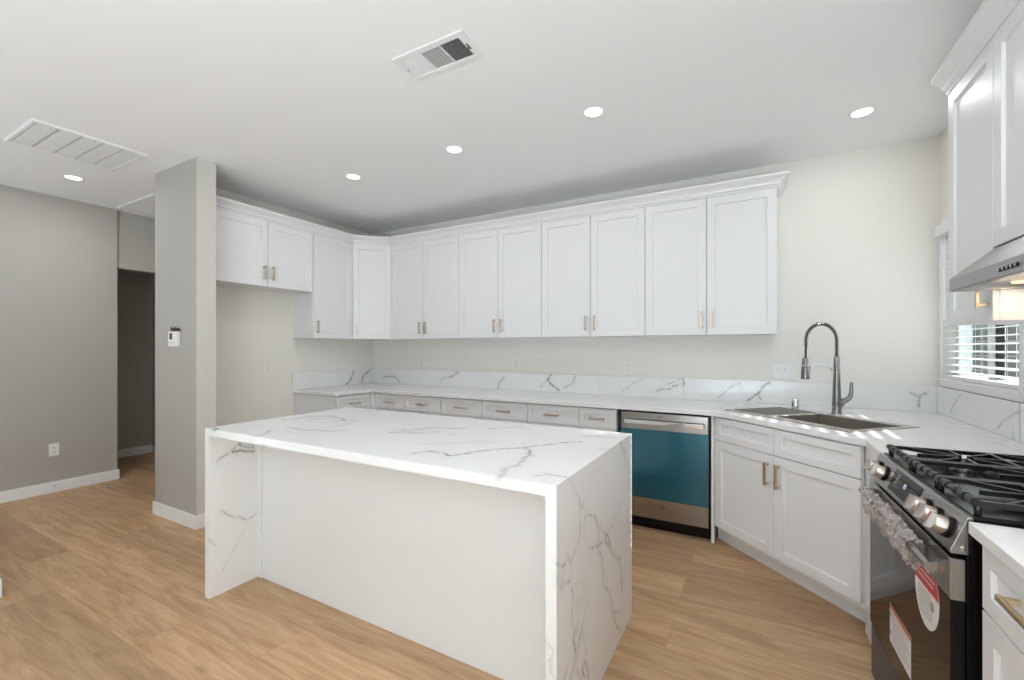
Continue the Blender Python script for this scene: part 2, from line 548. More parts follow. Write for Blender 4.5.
VEINS_RIGHT_LEG = [
    (0.45, 0.0050, [(1.381, 0.9), (1.454, 0.815), (1.483, 0.772), (1.533, 0.735)]),
    (0.75, 0.0040, [(1.502, 0.776), (1.533, 0.732), (1.523, 0.704), (1.512, 0.673), (1.543, 0.62), (1.586, 0.585), (1.666, 0.565), (1.69, 0.585), (1.678, 0.628), (1.631, 0.689), (1.58, 0.713), (1.533, 0.718)]),
    (0.80, 0.0040, [(1.631, 0.696), (1.69, 0.638), (1.728, 0.598), (1.793, 0.547)]),
    (0.95, 0.0050, [(1.666, 0.565), (1.74, 0.543), (1.78, 0.544), (1.807, 0.493)]),
    (0.95, 0.0040, [(1.793, 0.559), (1.849, 0.493)]),
    (0.30, 0.0060, [(2.051, 0.62), (1.938, 0.594), (1.807, 0.558)]),
    (0.40, 0.0080, [(1.807, 0.517), (1.878, 0.449), (2.001, 0.363)]),
    (0.40, 0.0070, [(1.849, 0.47), (1.969, 0.379), (2.018, 0.296), (2.051, 0.237), (2.034, 0.182)]),
    (0.80, 0.0060, [(2.001, 0.278), (2.024, 0.232), (2.038, 0.198)]),
    (0.35, 0.0070, [(1.463, 0.792), (1.483, 0.718), (1.454, 0.655), (1.39, 0.628)]),
    (0.40, 0.0070, [(1.69, 0.534), (1.728, 0.465), (1.753, 0.36), (1.849, 0.274), (1.878, 0.185), (1.938, 0.102), (1.985, 0.05)]),
    (0.30, 0.0080, [(1.878, 0.185), (2.034, 0.111)]),
    (0.85, 0.0040, [(1.209, 0.694), (1.26, 0.663), (1.314, 0.627), (1.364, 0.64)]),
    (0.85, 0.0040, [(1.216, 0.644), (1.23, 0.62), (1.252, 0.622), (1.283, 0.593), (1.314, 0.557)]),
    (0.60, 0.0040, [(1.314, 0.63), (1.306, 0.603), (1.322, 0.568), (1.381, 0.563), (1.39, 0.597), (1.347, 0.66)]),
    (0.50, 0.0050, [(1.39, 0.527), (1.407, 0.459), (1.39, 0.436), (1.416, 0.37)]),
    (0.95, 0.0050, [(1.416, 0.383), (1.407, 0.342), (1.435, 0.267), (1.444, 0.221), (1.473, 0.163)]),
    (0.70, 0.0040, [(1.473, 0.331), (1.454, 0.296), (1.444, 0.268)]),
    (0.80, 0.0040, [(1.483, 0.326), (1.523, 0.262), (1.543, 0.207)]),
    (0.90, 0.0060, [(1.512, 0.199), (1.554, 0.137), (1.565, 0.102)]),
    (0.70, 0.0050, [(1.512, 0.192), (1.483, 0.183), (1.523, 0.133)]),
    (0.50, 0.0060, [(2.001, 0.907), (2.034, 0.865), (2.086, 0.845), (2.086, 0.773)]),
]
VEINS_TOP = [
    (0.75, 0.0080, [(-1.214, 1.37), (-1.19, 1.429), (-1.145, 1.435), (-1.065, 1.408), (-1.02, 1.491), (-0.969, 1.591), (-0.874, 1.668), (-0.815, 1.779), (-0.757, 1.855), (-0.699, 1.91)]),
    (0.75, 0.0090, [(-0.874, 1.668), (-0.834, 1.655), (-0.788, 1.574), (-0.783, 1.513)]),
    (0.40, 0.0140, [(-0.783, 1.513), (-0.759, 1.392), (-0.781, 1.362), (-0.758, 1.307), (-0.744, 1.252), (-0.699, 1.205)]),
    (0.60, 0.0080, [(-0.641, 1.324), (-0.618, 1.368), (-0.592, 1.367), (-0.546, 1.368)]),
    (0.50, 0.0100, [(-0.722, 2.038), (-0.672, 2.065), (-0.581, 2.071)]),
    (0.50, 0.0120, [(-1.639, 1.741), (-1.573, 1.74), (-1.507, 1.868), (-1.358, 1.919)]),
    (0.40, 0.0120, [(-1.593, 1.692), (-1.509, 1.703), (-1.425, 1.785)]),
    (0.45, 0.0100, [(-1.238, 1.986), (-1.176, 2.052), (-1.098, 2.094)]),
    (0.22, 0.0120, [(-1.289, 1.517), (-1.175, 1.624), (-1.046, 1.718)]),
    (0.50, 0.0120, [(-2.491, 1.639), (-2.426, 1.693), (-2.443, 1.779), (-2.348, 1.861), (-2.207, 1.842), (-2.131, 1.794), (-2.143, 1.743)]),
    (0.35, 0.0140, [(-2.182, 1.485), (-2.047, 1.49), (-1.923, 1.524), (-1.87, 1.588)]),
    (0.45, 0.0140, [(-1.621, 1.659), (-1.554, 1.696), (-1.487, 1.7)]),
    (0.40, 0.0120, [(-2.152, 1.271), (-2.142, 1.319), (-2.214, 1.397)]),
    (0.80, 0.0080, [(-2.527, 1.259), (-2.416, 1.219), (-2.525, 1.295)]),
    (0.70, 0.0080, [(-2.578, 1.303), (-2.406, 1.224)]),
    (0.25, 0.0140, [(-2.369, 2.12), (-2.276, 2.148)]),
]
VEINS_LEFT_LEG = [
    (0.60, 0.0060, [(1.296, 0.726), (1.336, 0.746), (1.378, 0.759), (1.406, 0.783), (1.45, 0.79), (1.511, 0.77)]),
    (0.80, 0.0090, [(1.378, 0.759), (1.45, 0.744), (1.503, 0.741)]),
    (0.70, 0.0090, [(1.421, 0.788), (1.465, 0.764), (1.503, 0.764)]),
    (0.60, 0.0050, [(1.322, 0.454), (1.35, 0.423), (1.392, 0.387), (1.465, 0.35), (1.514, 0.376)]),
    (0.25, 0.0050, [(1.473, 0.337), (1.421, 0.257), (1.364, 0.177), (1.329, 0.119)]),
    (0.30, 0.0060, [(1.263, 0.318), (1.296, 0.277)]),
]
VEINS_BACK = [
    (0.70, 0.0080, [(-3.951, 0.964), (-3.89, 0.989), (-3.77, 0.997), (-3.696, 0.962), (-3.687, 0.918)]),
    (0.40, 0.0080, [(-3.074, 0.931), (-3.061, 0.984), (-2.946, 1.018)]),
    (0.90, 0.0080, [(-2.946, 1.008), (-2.895, 1.04), (-2.833, 1.079)]),
    (0.80, 0.0070, [(-2.26, 1.036), (-2.315, 0.971), (-2.326, 0.884)]),
    (0.90, 0.0080, [(-1.73, 1.084), (-1.77, 1.029), (-1.711, 0.977), (-1.643, 0.926)]),
    (0.50, 0.0070, [(-1.77, 1.029), (-1.839, 0.944)]),
    (0.70, 0.0060, [(-1.481, 1.071), (-1.511, 1.0), (-1.6, 0.95)]),
    (0.30, 0.0080, [(-0.85, 1.069), (-0.952, 1.022), (-1.038, 0.94)]),
    (0.50, 0.0060, [(-0.719, 1.065), (-0.655, 1.025), (-0.592, 1.061), (-0.545, 1.079)]),
    (0.80, 0.0060, [(-0.735, 0.963), (-0.671, 0.983), (-0.631, 0.985), (-0.607, 1.019), (-0.545, 1.03), (-0.522, 1.022), (-0.53, 1.071)]),
    (0.45, 0.0070, [(-0.109, 1.052), (-0.178, 1.021), (-0.256, 0.931)]),
    (0.85, 0.0090, [(0.094, 1.07), (0.045, 1.027), (0.025, 0.98), (-0.046, 0.93)]),
    (0.70, 0.0070, [(0.025, 0.969), (0.045, 0.935)]),
    (0.80, 0.0070, [(0.919, 1.035), (0.964, 1.008), (0.994, 1.029)]),
    (0.80, 0.0080, [(0.967, 1.008), (0.967, 0.938)]),
]
VEINS_RIGHT = [
    (0.45, 0.0070, [(3.527, 1.058), (3.684, 0.942)]),
    (0.40, 0.0080, [(2.855, 1.047), (3.003, 0.993), (3.077, 0.938)]),
]
VEINS_LEFT = [
    (0.80, 0.0090, [(3.608, 1.058), (3.568, 0.972), (3.5, 0.914)]),
    (0.90, 0.0100, [(3.849, 1.072), (3.752, 0.994), (3.721, 0.922)]),
]
VEINS_COUNTER = [
    (0.30, 0.0120, [(0.856, 3.219), (1.044, 3.409)]),
    (0.45, 0.0140, [(0.938, 3.027), (1.0, 3.087)]),
    (0.50, 0.0140, [(-4.036, 3.644), (-3.669, 3.167), (-3.435, 2.9)]),
    (0.35, 0.0140, [(-3.97, 3.792), (-3.9, 3.9), (-3.785, 4.011)]),
]

# ================================================================ SETTING
m = MB(); m.box(-8.2, 1.3, -3.4, 4.2, -0.1, 0.0); struct('floor', m, M['floor'])
m = MB(); m.box(-8.2, 1.3, -3.4, 4.2, CEIL, CEIL + 0.12); struct('ceiling', m, M['ceiling'])
m = MB(); m.box(-8.2, XR + 0.13, YB, YB + 0.13, 0, CEIL); struct('wall_back', m, M['cream'])
# right wall with the window hole
WY0, WY1, WZ0, WZ1 = 2.90, 3.865, 1.125, 2.115
m = MB()
m.box(XR, XR + 0.13, -3.4, WY0, 0, CEIL); m.box(XR, XR + 0.13, WY1, YB, 0, CEIL)
m.box(XR, XR + 0.13, WY0, WY1, 0, WZ0); m.box(XR, XR + 0.13, WY0, WY1, WZ1, CEIL)
struct('wall_right', m, M['cream'])
m = MB(); m.box(-4.236, XL, 1.84, YB, 0, CEIL); struct('wall_left', m, M['cream'])
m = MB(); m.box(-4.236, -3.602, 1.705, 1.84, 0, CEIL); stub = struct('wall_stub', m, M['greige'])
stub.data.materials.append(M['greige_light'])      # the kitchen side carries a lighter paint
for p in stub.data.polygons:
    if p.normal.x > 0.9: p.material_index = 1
m = MB(); m.box(XH - 0.12, XH, -3.4, 1.965, 0, CEIL); struct('wall_hall', m, M['greige'])
m = MB(); m.box(XH - 0.12, XH - 0.03, 1.965, YB, 2.155, CEIL); struct('wall_header', m, M['greige'])
m = MB(); m.box(-6.90, -6.77, 0.6, 2.70, 0, CEIL); m.box(-6.90, XH - 0.25, 2.70, 2.80, 0, CEIL); m.box(-6.9, XH - 0.12, 0.5, 0.62, 0, CEIL); struct('wall_hall_far', m, M['greige'])
m = MB(); m.box(-3.66, -3.535, 0.60, 0.722, 0, 1.05); struct('wall_front_left', m, M['greige'])

m = MB(); m.box(-1.25, XR, -3.4, -3.27, 0, CEIL); struct('wall_rear_added', m, M['greige'])  # unseen wall piece, added to darken the reflections in the appliances

BBH, BBT = 0.10, 0.014
def baseboard(name, boxes):
    m = MB()
    for b in boxes: m.box(*b)
    struct(name, m, M['trim'], 0.003)
baseboard('baseboard_hall', [(XH, XH + BBT, -3.3, 1.965 + BBT, 0, BBH), (XH - 0.12, XH, 1.965, 1.965 + BBT, 0, BBH)])
baseboard('baseboard_stub', [(-4.236 - BBT, -3.602 + BBT, 1.705 - BBT, 1.705, 0, BBH), (-3.602, -3.602 + BBT, 1.705, 1.84, 0, BBH), (-4.236 - BBT, -4.236, 1.705, 3.9, 0, BBH)])
baseboard('baseboard_hall_far', [(-6.77, -6.77 + BBT, 0.7, 2.70, 0, BBH), (-6.77, XH - 0.3, 2.70 - BBT, 2.70, 0, BBH)])
baseboard('baseboard_left', [(XL, XL + BBT, 1.84, 2.82, 0, BBH)])
baseboard('baseboard_front_left', [(-3.535, -3.535 + BBT, 0.60, 0.734, 0, BBH), (-3.66, -3.535, 0.722, 0.734, 0, BBH)])

# window: vinyl slider
m = MB()
fx0, fx1 = XR + 0.06, XR + 0.12
m.box(fx0, fx1, WY0, WY1, WZ0, WZ0 + 0.04); m.box(fx0, fx1, WY0, WY1, WZ1 - 0.04, WZ1)
m.box(fx0, fx1, WY0, WY0 + 0.04, WZ0 + 0.04, WZ1 - 0.04); m.box(fx0, fx1, WY1 - 0.04, WY1, WZ0 + 0.04, WZ1 - 0.04)
m.box(fx0 - 0.005, fx1 - 0.01, 3.37, 3.41, WZ0 + 0.04, WZ1 - 0.04)
win = m.build('window_1', M['vinyl'], None, 0.003); win['kind'] = 'structure'
m = MB(); m.box(fx0 + 0.012, fx1 - 0.02, 3.345, 3.369, WZ0 + 0.04, WZ1 - 0.04); m.build('gasket', M['duct'], win)
m = MB(); m.box(fx0 + 0.028, fx0 + 0.032, WY0 + 0.04, WY1 - 0.04, WZ0 + 0.04, WZ1 - 0.04); m.build('pane', M['glass'], win)
# sill board with apron, and jamb lining
m = MB()
m.box(XR - 0.022, XR + 0.055, WY0 - 0.03, WY1 + 0.03, WZ0 - 0.003, WZ0 + 0.014)
m.box(XR - 0.014, XR + 0.004, WY0 - 0.02, WY1 + 0.02, WZ0 - 0.036, WZ0 - 0.003)
struct('trim_1', m, M['trim'], 0.002)
m = MB()
m.box(XR - 0.012, XR + 0.004, WY1, WY1 + 0.035, WZ0, WZ1 + 0.03); m.box(XR - 0.012, XR + 0.004, WY0 - 0.035, WY0, WZ0, WZ1 + 0.03)
m.box(XR - 0.012, XR + 0.004, WY0, WY1, WZ1, WZ1 + 0.03)
struct('trim_2', m, M['trim'], 0.002)

# blind
t = thing('window_blind', 'white horizontal slat blind hanging in the window beside the range hood', 'blind', (XR + 0.02, (WY0 + WY1) / 2, WZ0))
org = Vector(t.location)
def loc_box(mb, o, x0, x1, y0, y1, z0, z1, **k):
    return mb.box(x0 - o.x, x1 - o.x, y0 - o.y, y1 - o.y, z0 - o.z, z1 - o.z, **k)
m = MB(); loc_box(m, org, XR - 0.038, XR - 0.02, WY0 - 0.01, WY1 + 0.025, 2.06, 2.135); loc_box(m, org, XR - 0.02, XR + 0.05, WY0 + 0.005, WY1 - 0.005, 2.06, 2.11); m.build('valance', M['slat'], t, 0.003)
m = MB()
z = WZ0 + 0.062
while z < 2.05:
    cx = XR + 0.022
    vs = loc_box(m, org, cx - 0.0245, cx + 0.0245, WY0 + 0.008, WY1 - 0.008, z - 0.0013, z + 0.0013)
    bmesh.ops.rotate(m.bm, verts=vs, cent=(cx - org.x, 0, z - org.z), matrix=Matrix.Rotation(R(-9), 3, 'Y'))
    z += 0.0425
m.build('slats', M['slat'], t)
m = MB(); loc_box(m, org, XR - 0.002, XR + 0.046, WY0 + 0.008, WY1 - 0.008, WZ0 + 0.016, WZ0 + 0.036); m.build('bottom_rail', M['slat'], t, 0.002)
m = MB()
for y in (WY0 + 0.13, (WY0 + WY1) / 2, WY1 - 0.13):
    for x in (XR - 0.003, XR + 0.047):
        m.tube([(x - org.x, y - org.y, 0.03), (x - org.x, y - org.y, 0.93)], 0.0011, 5)
m.build('ladder_cords', M['slat'], t)
m = MB(); m.tube([(XR - 0.012 - org.x, WY1 - 0.06 - org.y, 0.93), (XR - 0.012 - org.x, WY1 - 0.06 - org.y, 0.40)], 0.0045, 8); m.build('tilt_wand', M['slat'], t)

# outdoors
m = MB(); m.box(1.3, 30, -6, 40, -0.35, -0.15)
gmat = mat('pale_concrete', (0.55, 0.53, 0.5), 0.9); add_bump(gmat, 30, 0.2); struct('ground', m, gmat)
t = thing('garden_fence', 'weathered green grey board fence with lattice seen through the blind', 'fence', (4.4, 12.2, -0.15))
fw = mat('weathered_fence_wood', (0.235, 0.25, 0.20), 0.85); add_bump(fw, 40, 0.4)
fl = mat('pale_lattice', (0.5, 0.52, 0.47), 0.8)
m = MB()
for k in range(26):
    m.box(-1.6 + 0.15 * k, -1.6 + 0.15 * k + 0.142, 0.0, 0.025, 0, 2.5)
m.build('boards', fw, t)
m = MB()
for k in range(14): m.box(-1.6 + 0.29 * k, -1.56 + 0.29 * k, -0.03, 0.0, 0.1, 2.45)
for k in range(9): m.box(-1.6, 2.3, -0.045, -0.03, 0.15 + 0.29 * k, 0.185 + 0.29 * k)
m.build('lattice', fl, t)
t.rotation_euler = (0, 0, R(-18))

# ================================================================ CABINETS
def pull(parent, x, z, yf, length=0.125, vertical=True, name='handle'):
    """square bar pull with two posts; (x, z) is its middle on a face at yf"""
    m = MB(); h = length / 2; t = 0.006
    if vertical:
        m.box(x - t, x + t, yf - 0.034, yf - 0.024, z - h, z + h)
        for s in (-1, 1): m.box(x - t, x + t, yf - 0.025, yf, z + s * (h - 0.011) - 0.0055, z + s * (h - 0.011) + 0.0055)
    else:
        m.box(x - h, x + h, yf - 0.034, yf - 0.024, z - t, z + t)
        for s in (-1, 1): m.box(x + s * (h - 0.011) - 0.0055, x + s * (h - 0.011) + 0.0055, yf - 0.025, yf, z - t, z + t)
    return m.build(name, M['gold'], parent, 0.0012)

def shaker_part(name, parent, x0, x1, z0, z1, yf=-0.019, fr=0.057):
    m = MB(); m.shaker(x0, x1, z0, z1, yf, fr=fr)
    return m.build(name, M['cab'], parent, 0.0012)

G = 0.0026
def wall_cab(label, loc, rz, w, h, doors=2, d=0.305, group=None, handle_side='R', hz=0.112):
    """upper cabinet; local x along the front, y into the wall, z from its underside"""
    t = thing('wall_cabinet', label, 'cabinet', loc, rz, group)
    m = MB()
    m.box(0, w, 0.0, d, 0.0, 0.018); m.box(0, w, 0.0, d, h - 0.018, h); m.box(0, 0.018, 0, d, 0.018, h - 0.018); m.box(w - 0.018, w, 0, d, 0.018, h - 0.018)
    m.box(0.018, w - 0.018, d - 0.01, d, 0.018, h - 0.018); m.box(0.018, w - 0.018, 0.004, 0.02, 0.018, h - 0.018)
    m.build('body', M['cab'], t)
    dw = w / doors
    zt = h - 0.035
    for k in range(doors):
        x0, x1 = k * dw + G, (k + 1) * dw - G
        dr = shaker_part('door', t, x0, x1, 0.0, zt)
        side = ('R' if k == 0 else 'L') if doors == 2 else handle_side
        pull(dr, (x1 - 0.036) if side == 'R' else (x0 + 0.036), hz, -0.019)
    return t

UZ, UTOP = 1.435, 2.50
UH = UTOP - UZ
YU = 3.62           # carcass front of the back wall uppers, doors stand 19 mm in front
ux = [-3.527, -2.603, -1.688, -0.772, 0.136]
lab = ['white two-door upper cabinet on the back wall next to the angled corner cabinet',
       'white two-door upper cabinet on the back wall, second from the angled corner',
       'white two-door upper cabinet on the back wall, above the drawers left of the dishwasher',
       'white two-door upper cabinet at the open right end of the back wall, nearest the faucet']
for k in range(4):
    wall_cab(lab[k], (ux[k], YU, UZ), 0, ux[k + 1] - ux[k], UH, group='upper cabinets on the back wall')
# left run: tall single door and the short one above the fridge space
XU = -3.835
wall_cab('tall narrow white upper cabinet with one door, between the fridge space and the angled corner', (XU, 2.845, UZ), R(90), 0.480, UH, doors=1, handle_side='L', group='upper cabinets on the left wall')
wall_cab('short white two-door cabinet high over the empty fridge space', (XU, 1.925, 1.885), R(90), 0.914, UTOP - 1.885, hz=0.118, group='upper cabinets on the left wall')
# angled corner cabinet
t = thing('wall_cabinet', 'angled white one-door upper cabinet in the inside corner of the two walls', 'cabinet', (XU, 3.332, UZ), 0)
wA, wB = (-3.835 - XU, 0.0), (ux[0] - XU - 0.0, YU - 3.332)
m = MB()
foot = [(0, 0), (wB[0], wB[1]), (wB[0], YB - 3.332 - 0.002), (XL - XU + 0.002, YB - 3.332 - 0.002), (XL - XU + 0.002, 0)]
m.poly([(x, y, 0) for x, y in foot], (0, 0, UH)); m.build('body', M['cab'], t)
dl = math.hypot(*wB); ang = math.atan2(wB[1], wB[0])
m = MB(); m.shaker(0.012, dl - 0.012, 0.0, UH - 0.035, -0.019); bmesh.ops.rotate(m.bm, verts=m.bm.verts, cent=(0, 0, 0), matrix=Matrix.Rotation(ang, 3, 'Z'))
dr = m.build('door', M['cab'], t, 0.0012)
m = MB(); x = 0.05; z = 0.112; m.box(x - .0052, x + .0052, -0.053, -0.043, z - .0625, z + .0625)
for s in (-1, 1): m.box(x - .0052, x + .0052, -0.044, -0.019, z + s * 0.0515 - .0055, z + s * 0.0515 + .0055)
bmesh.ops.rotate(m.bm, verts=m.bm.verts, cent=(0, 0, 0), matrix=Matrix.Rotation(ang, 3, 'Z'))
m.build('handle', M['gold'], dr, 0.0012)
# right wall uppers beside and above the hood
XRU = 0.775
RY = 2.240
wall_cab('narrow white upper cabinet on the right wall between the hood and the window', (XRU, 2.665, UZ), R(-90), 0.425, UH, doors=1, handle_side='R', d=XR - XRU - 0.002, group='upper cabinets on the right wall')
wall_cab('white upper cabinet directly above the range hood', (XRU, RY - 0.001, 1.70), R(-90), 0.762, UTOP - 1.70, doors=2, d=XR - XRU - 0.002, hz=0.10, group='upper cabinets on the right wall')

# crown mouldings: one profile swept with mitres along each run
CROWN = [(0.0, 0.0), (0.006, 0.0), (0.008, 0.012), (0.022, 0.018), (0.028, 0.034), (0.046, 0.050), (0.056, 0.056), (0.070, 0.064), (0.072, 0.080), (0.0, 0.080)]
def crown(label, path, z0, k_=1.0):
    o0 = path[0]
    t = thing('crown_molding', label, 'molding', (o0[0], o0[1], z0))
    pts = [Vector((p[0], p[1])) for p in path]
    nrm = []
    for i in range(len(pts)):
        ns = []
        if i > 0:
            d = (pts[i] - pts[i - 1]).normalized(); ns.append(Vector((d.y, -d.x)))
        if i < len(pts) - 1:
            d = (pts[i + 1] - pts[i]).normalized(); ns.append(Vector((d.y, -d.x)))
        if len(ns) == 1: nrm.append(ns[0])
        else:
            b = (ns[0] + ns[1]).normalized(); nrm.append(b / max(0.2, b.dot(ns[0])))
    bm = bmesh.new(); rings = []
    for p, n in zip(pts, nrm):
        rings.append([bm.verts.new((p.x + n.x * a * k_ - o0[0], p.y + n.y * a * k_ - o0[1], h)) for a, h in CROWN])
    K = len(CROWN)
    for A, B in zip(rings, rings[1:]):
        for k in range(K):
            l = (k + 1) % K
            bm.faces.new((A[k], B[k], B[l], A[l]))
    bm.faces.new(rings[0]); bm.faces.new(list(reversed(rings[-1])))
    mb = MB(); mb.bm.free(); mb.bm = bm
    return mb.build('molding', M['cab'], t)
yd, xd = YU - 0.019, XU + 0.019
crown('white crown molding running along the tops of the left, corner and back upper cabinets', [(xd, 1.86), (xd, 3.325), (ux[0] + 0.004, yd), (ux[4], yd), (ux[4], YB - 0.003)], 2.466)
crown('white crown molding on top of the upper cabinets over the hood', [(XRU - 0.019, 2.665), (XRU - 0.019, 1.478)], 2.466, 0.8)

# ---- base cabinets
BT = 0.874
def base_cab(label, loc, rz, w, cols, d=0.58, group=None, hz=0.79):
    t = thing('base_cabinet', label, 'cabinet', loc, rz, group)
    m = MB()
    m.box(0, w, 0.0, d, 0.10, BT)
    m.box(0.0, w, 0.065, d, 0.0, 0.10)
    m.build('body', M['cab'], t)
    x = 0
    n = len(cols)
    for k, cw in enumerate(cols):
        x0, x1 = x + G, x + cw - G
        df = shaker_part('drawer', t, x0, x1, 0.716, 0.866, fr=0.042)
        pull(df, (x0 + x1) / 2, hz, -0.019, vertical=False)
        dr = shaker_part('door', t, x0, x1, 0.125, 0.711)
        side = 'R' if (n == 1 or k == 0) else 'L'
        pull(dr, (x1 - 0.036) if side == 'R' else (x0 + 0.036), 0.62, -0.019)
        x += cw
    return t
YBF = 3.312         # carcass front, back run
bg = 'base cabinets along the back wall'
base_cab('white base cabinet with one drawer, at the inside corner of the back wall', (-3.44, YBF, 0), 0, 0.395, [0.395], group=bg)
base_cab('white base cabinet with two drawers side by side, second unit from the inside corner', (-3.045, YBF, 0), 0, 0.914, [0.457, 0.457], group=bg)
base_cab('white base cabinet with two drawers side by side, left of the narrow dishwasher unit', (-2.131, YBF, 0), 0, 0.914, [0.457, 0.457], group=bg)
base_cab('narrow white one-drawer base cabinet touching the left side of the dishwasher', (-1.217, YBF, 0), 0, 0.300, [0.300], group=bg)
base_cab('white base cabinet with one drawer on the left wall, beside the empty fridge space', (-3.515, 2.862, 0), R(90), 0.415, [0.415], d=0.62)
# corner filler
t = thing('corner_filler', 'white filler post where the left and back base cabinets meet', 'filler panel', (-3.515, 3.28, 0))
m = MB(); m.box(0.0, 0.073, 0.0, 0.03, 0.10, BT); m.box(-0.03, 0.0, 0.0, 0.03, 0.10, BT); m.build('panel', M['cab'], t, 0.001)
# dishwasher end panel
t = thing('end_panel', 'thin white upright panel between dishwasher and sink cabinet', 'panel', (-0.262, YBF - 0.022, 0))
m = MB(); m.box(0, 0.019, 0, 0.55, 0, BT); m.build('panel', M['cab'], t, 0.001)
# sink cabinet on the diagonal
SC = 1 / math.sqrt(2)
sx, sy = -0.234, YBF - 0.006
t = thing('sink_cabinet', 'white angled base cabinet with two doors under the sink', 'cabinet', (sx, sy, 0), R(-45))
SW = 0.968
m = MB()
m.poly([(0.022, 0.0, 0.10), (SW, 0.0, 0.10), (SW + 0.28, 0.28, 0.10), (SW + 0.28, 0.5, 0.10), (0.50, 0.80, 0.10), (0.30, 0.6, 0.10), (0.022, 0.018, 0.10)], (0, 0, 0.58))
m.box(0.022, SW, 0.0, 0.035, 0.68, BT)
m.build('body', M['cab'], t)
m = MB(); m.box(-0.058, SW + 0.05, 0.070, 0.085, 0.0, 0.10); m.build('toe_kick', M['cab'], t)
half = SW / 2
for k in range(2):
    x0, x1 = k * half + (0.009 if k == 0 else 0.0022), (k + 1) * half - 0.0022
    shaker_part('drawer_front', t, x0, x1, 0.716, 0.866, fr=0.042)
    dr = shaker_part('door', t, x0, x1, 0.125, 0.711)
    pull(dr, (x1 - 0.036) if k == 0 else (x0 + 0.036), 0.60, -0.019, 0.135)
# filler at the range
t = thing('range_filler', 'white filler panel between sink cabinet and range', 'filler panel', (0.456, 2.300, 0))
m = MB(); m.box(0.0, 0.02, 0.0, 0.318, 0.0, BT); m.build('panel', M['cab'], t, 0.001)
# right of the range
rg = 'base cabinets right of the range'
base_cab('white base cabinet with a gold drawer pull, touching the right side of the range', (0.494, 1.464, 0), R(-90), 0.450, [0.450], d=0.575, group=rg, hz=0.812)

# ================================================================ WORKTOPS
def ccw_slab(outer, hole, z0, z1, origin):
    bm = bmesh.new()
    def loop(pts):
        vs = [bm.verts.new((x - origin[0], y - origin[1], z1 - origin[2])) for x, y in pts]
        return [bm.edges.new((vs[i], vs[(i + 1) % len(vs)])) for i in range(len(vs))]
    es = loop(outer)
    if hole: es += loop(hole)
    bmesh.ops.triangle_fill(bm, use_beauty=True, use_dissolve=False, edges=es)
    r = bmesh.ops.extrude_face_region(bm, geom=bm.faces[:])
    vs = [g for g in r['geom'] if isinstance(g, bmesh.types.BMVert)]
    bmesh.ops.translate(bm, verts=vs, vec=(0, 0, z0 - z1))
    mb = MB(); mb.bm.free(); mb.bm = bm
    return mb
def uv(u, v):
    return ((u + v) * SC, (v - u) * SC)
SU0, SU1, SV0, SV1 = -2.53, -1.665, 2.262, 2.765   # sink rim in diagonal coordinates
hole = [uv(SU0 + .015, SV0 + .015), uv(SU1 - .015, SV0 + .015), uv(SU1 - .015, SV1 - .015), uv(SU0 + .015, SV1 - .015)]
DG = 3.035
yfc = 3.262
curve = []
for k in range(9):                      # eased turn from the back run into the diagonal
    a = k / 8
    p0, p1, p2 = Vector((-0.40, yfc)), Vector((DG - yfc, yfc)), Vector((DG - yfc + 0.12, yfc - 0.12))
    q = p0 * (1 - a) ** 2 + p1 * 2 * a * (1 - a) + p2 * a * a
    curve.append((q.x, q.y))
outer = [(XL + 0.002, 2.84), (-3.485, 2.84), (-3.485, yfc)] + curve + [(0.452, DG - 0.452), (0.452, 2.292), (XR - 0.002, 2.292), (XR - 0.002, YB - 0.002), (XL + 0.002, YB - 0.002)]
o0 = (-1.5, 3.6, TOPZ - SLABT)
t = thing('worktop', 'long white veined worktop along the left and back walls holding the sink', 'worktop', o0)
ccw_slab(outer, hole, TOPZ - SLABT, TOPZ, o0).build('slab', M['marble'], t, 0.002)
t2 = MB(); t2.box(XL - o0[0] + .005, -3.50 - o0[0], 2.845 - o0[1], 2.8615 - o0[1], -0.004, -0.0005); t2.build('substrate_edge', M['edge_ply'], t, label='raw brown board edge under the slab')
o1 = (0.76, 1.26, TOPZ - SLABT)
t = thing('worktop', 'short white veined worktop to the right of the range', 'worktop', o1)
ccw_slab([(0.462, 1.498), (0.462, 1.01), (XR - 0.002, 1.01), (XR - 0.002, 1.498)], None, TOPZ - SLABT, TOPZ, o1).build('slab', M['marble'], t, 0.002)

SPH = 1.083
def splash(label, x0, x1, y0, y1, veins):
    o = ((x0 + x1) / 2, (y0 + y1) / 2, TOPZ + 0.001)
    t = thing('backsplash', label, 'backsplash', o, 0, 'low veined stone backsplashes')
    veined_box('slab', x0, x1, y0, y1, TOPZ + 0.001, SPH, 0.005, veins, t, o)
bv = on('y', 3.905, VEINS_BACK)
splash('white veined backsplash slab on the back wall from the inside corner to the first seam', XL + 0.022, -1.252, 3.905, YB - 0.001, bv)
splash('white veined backsplash slab on the back wall above the dishwasher, between two seams', -1.250, -0.522, 3.905, YB - 0.001, bv)
splash('white veined backsplash slab on the back wall behind the sink and faucet', -0.520, XR - 0.022, 3.905, YB - 0.001, bv)
splash('white veined backsplash on the left wall beside the empty fridge space', XL + 0.001, XL + 0.021, 2.84, 3.924, on('x', XL + 0.021, VEINS_LEFT))
splash('white veined backsplash on the right wall under the window', XR - 0.021, XR - 0.001, 2.875, 3.924, on('x', XR - 0.021, VEINS_RIGHT))
splash('white veined backsplash on the right wall behind the range', XR - 0.017, XR - 0.001, 1.02, 2.872, on('x', XR - 0.021, [(0.5, 0.008, [(2.5, 1.06), (2.36, 0.98), (2.3, 0.92)]), (0.6, 0.008, [(1.9, 1.07), (1.78, 0.93)])]))

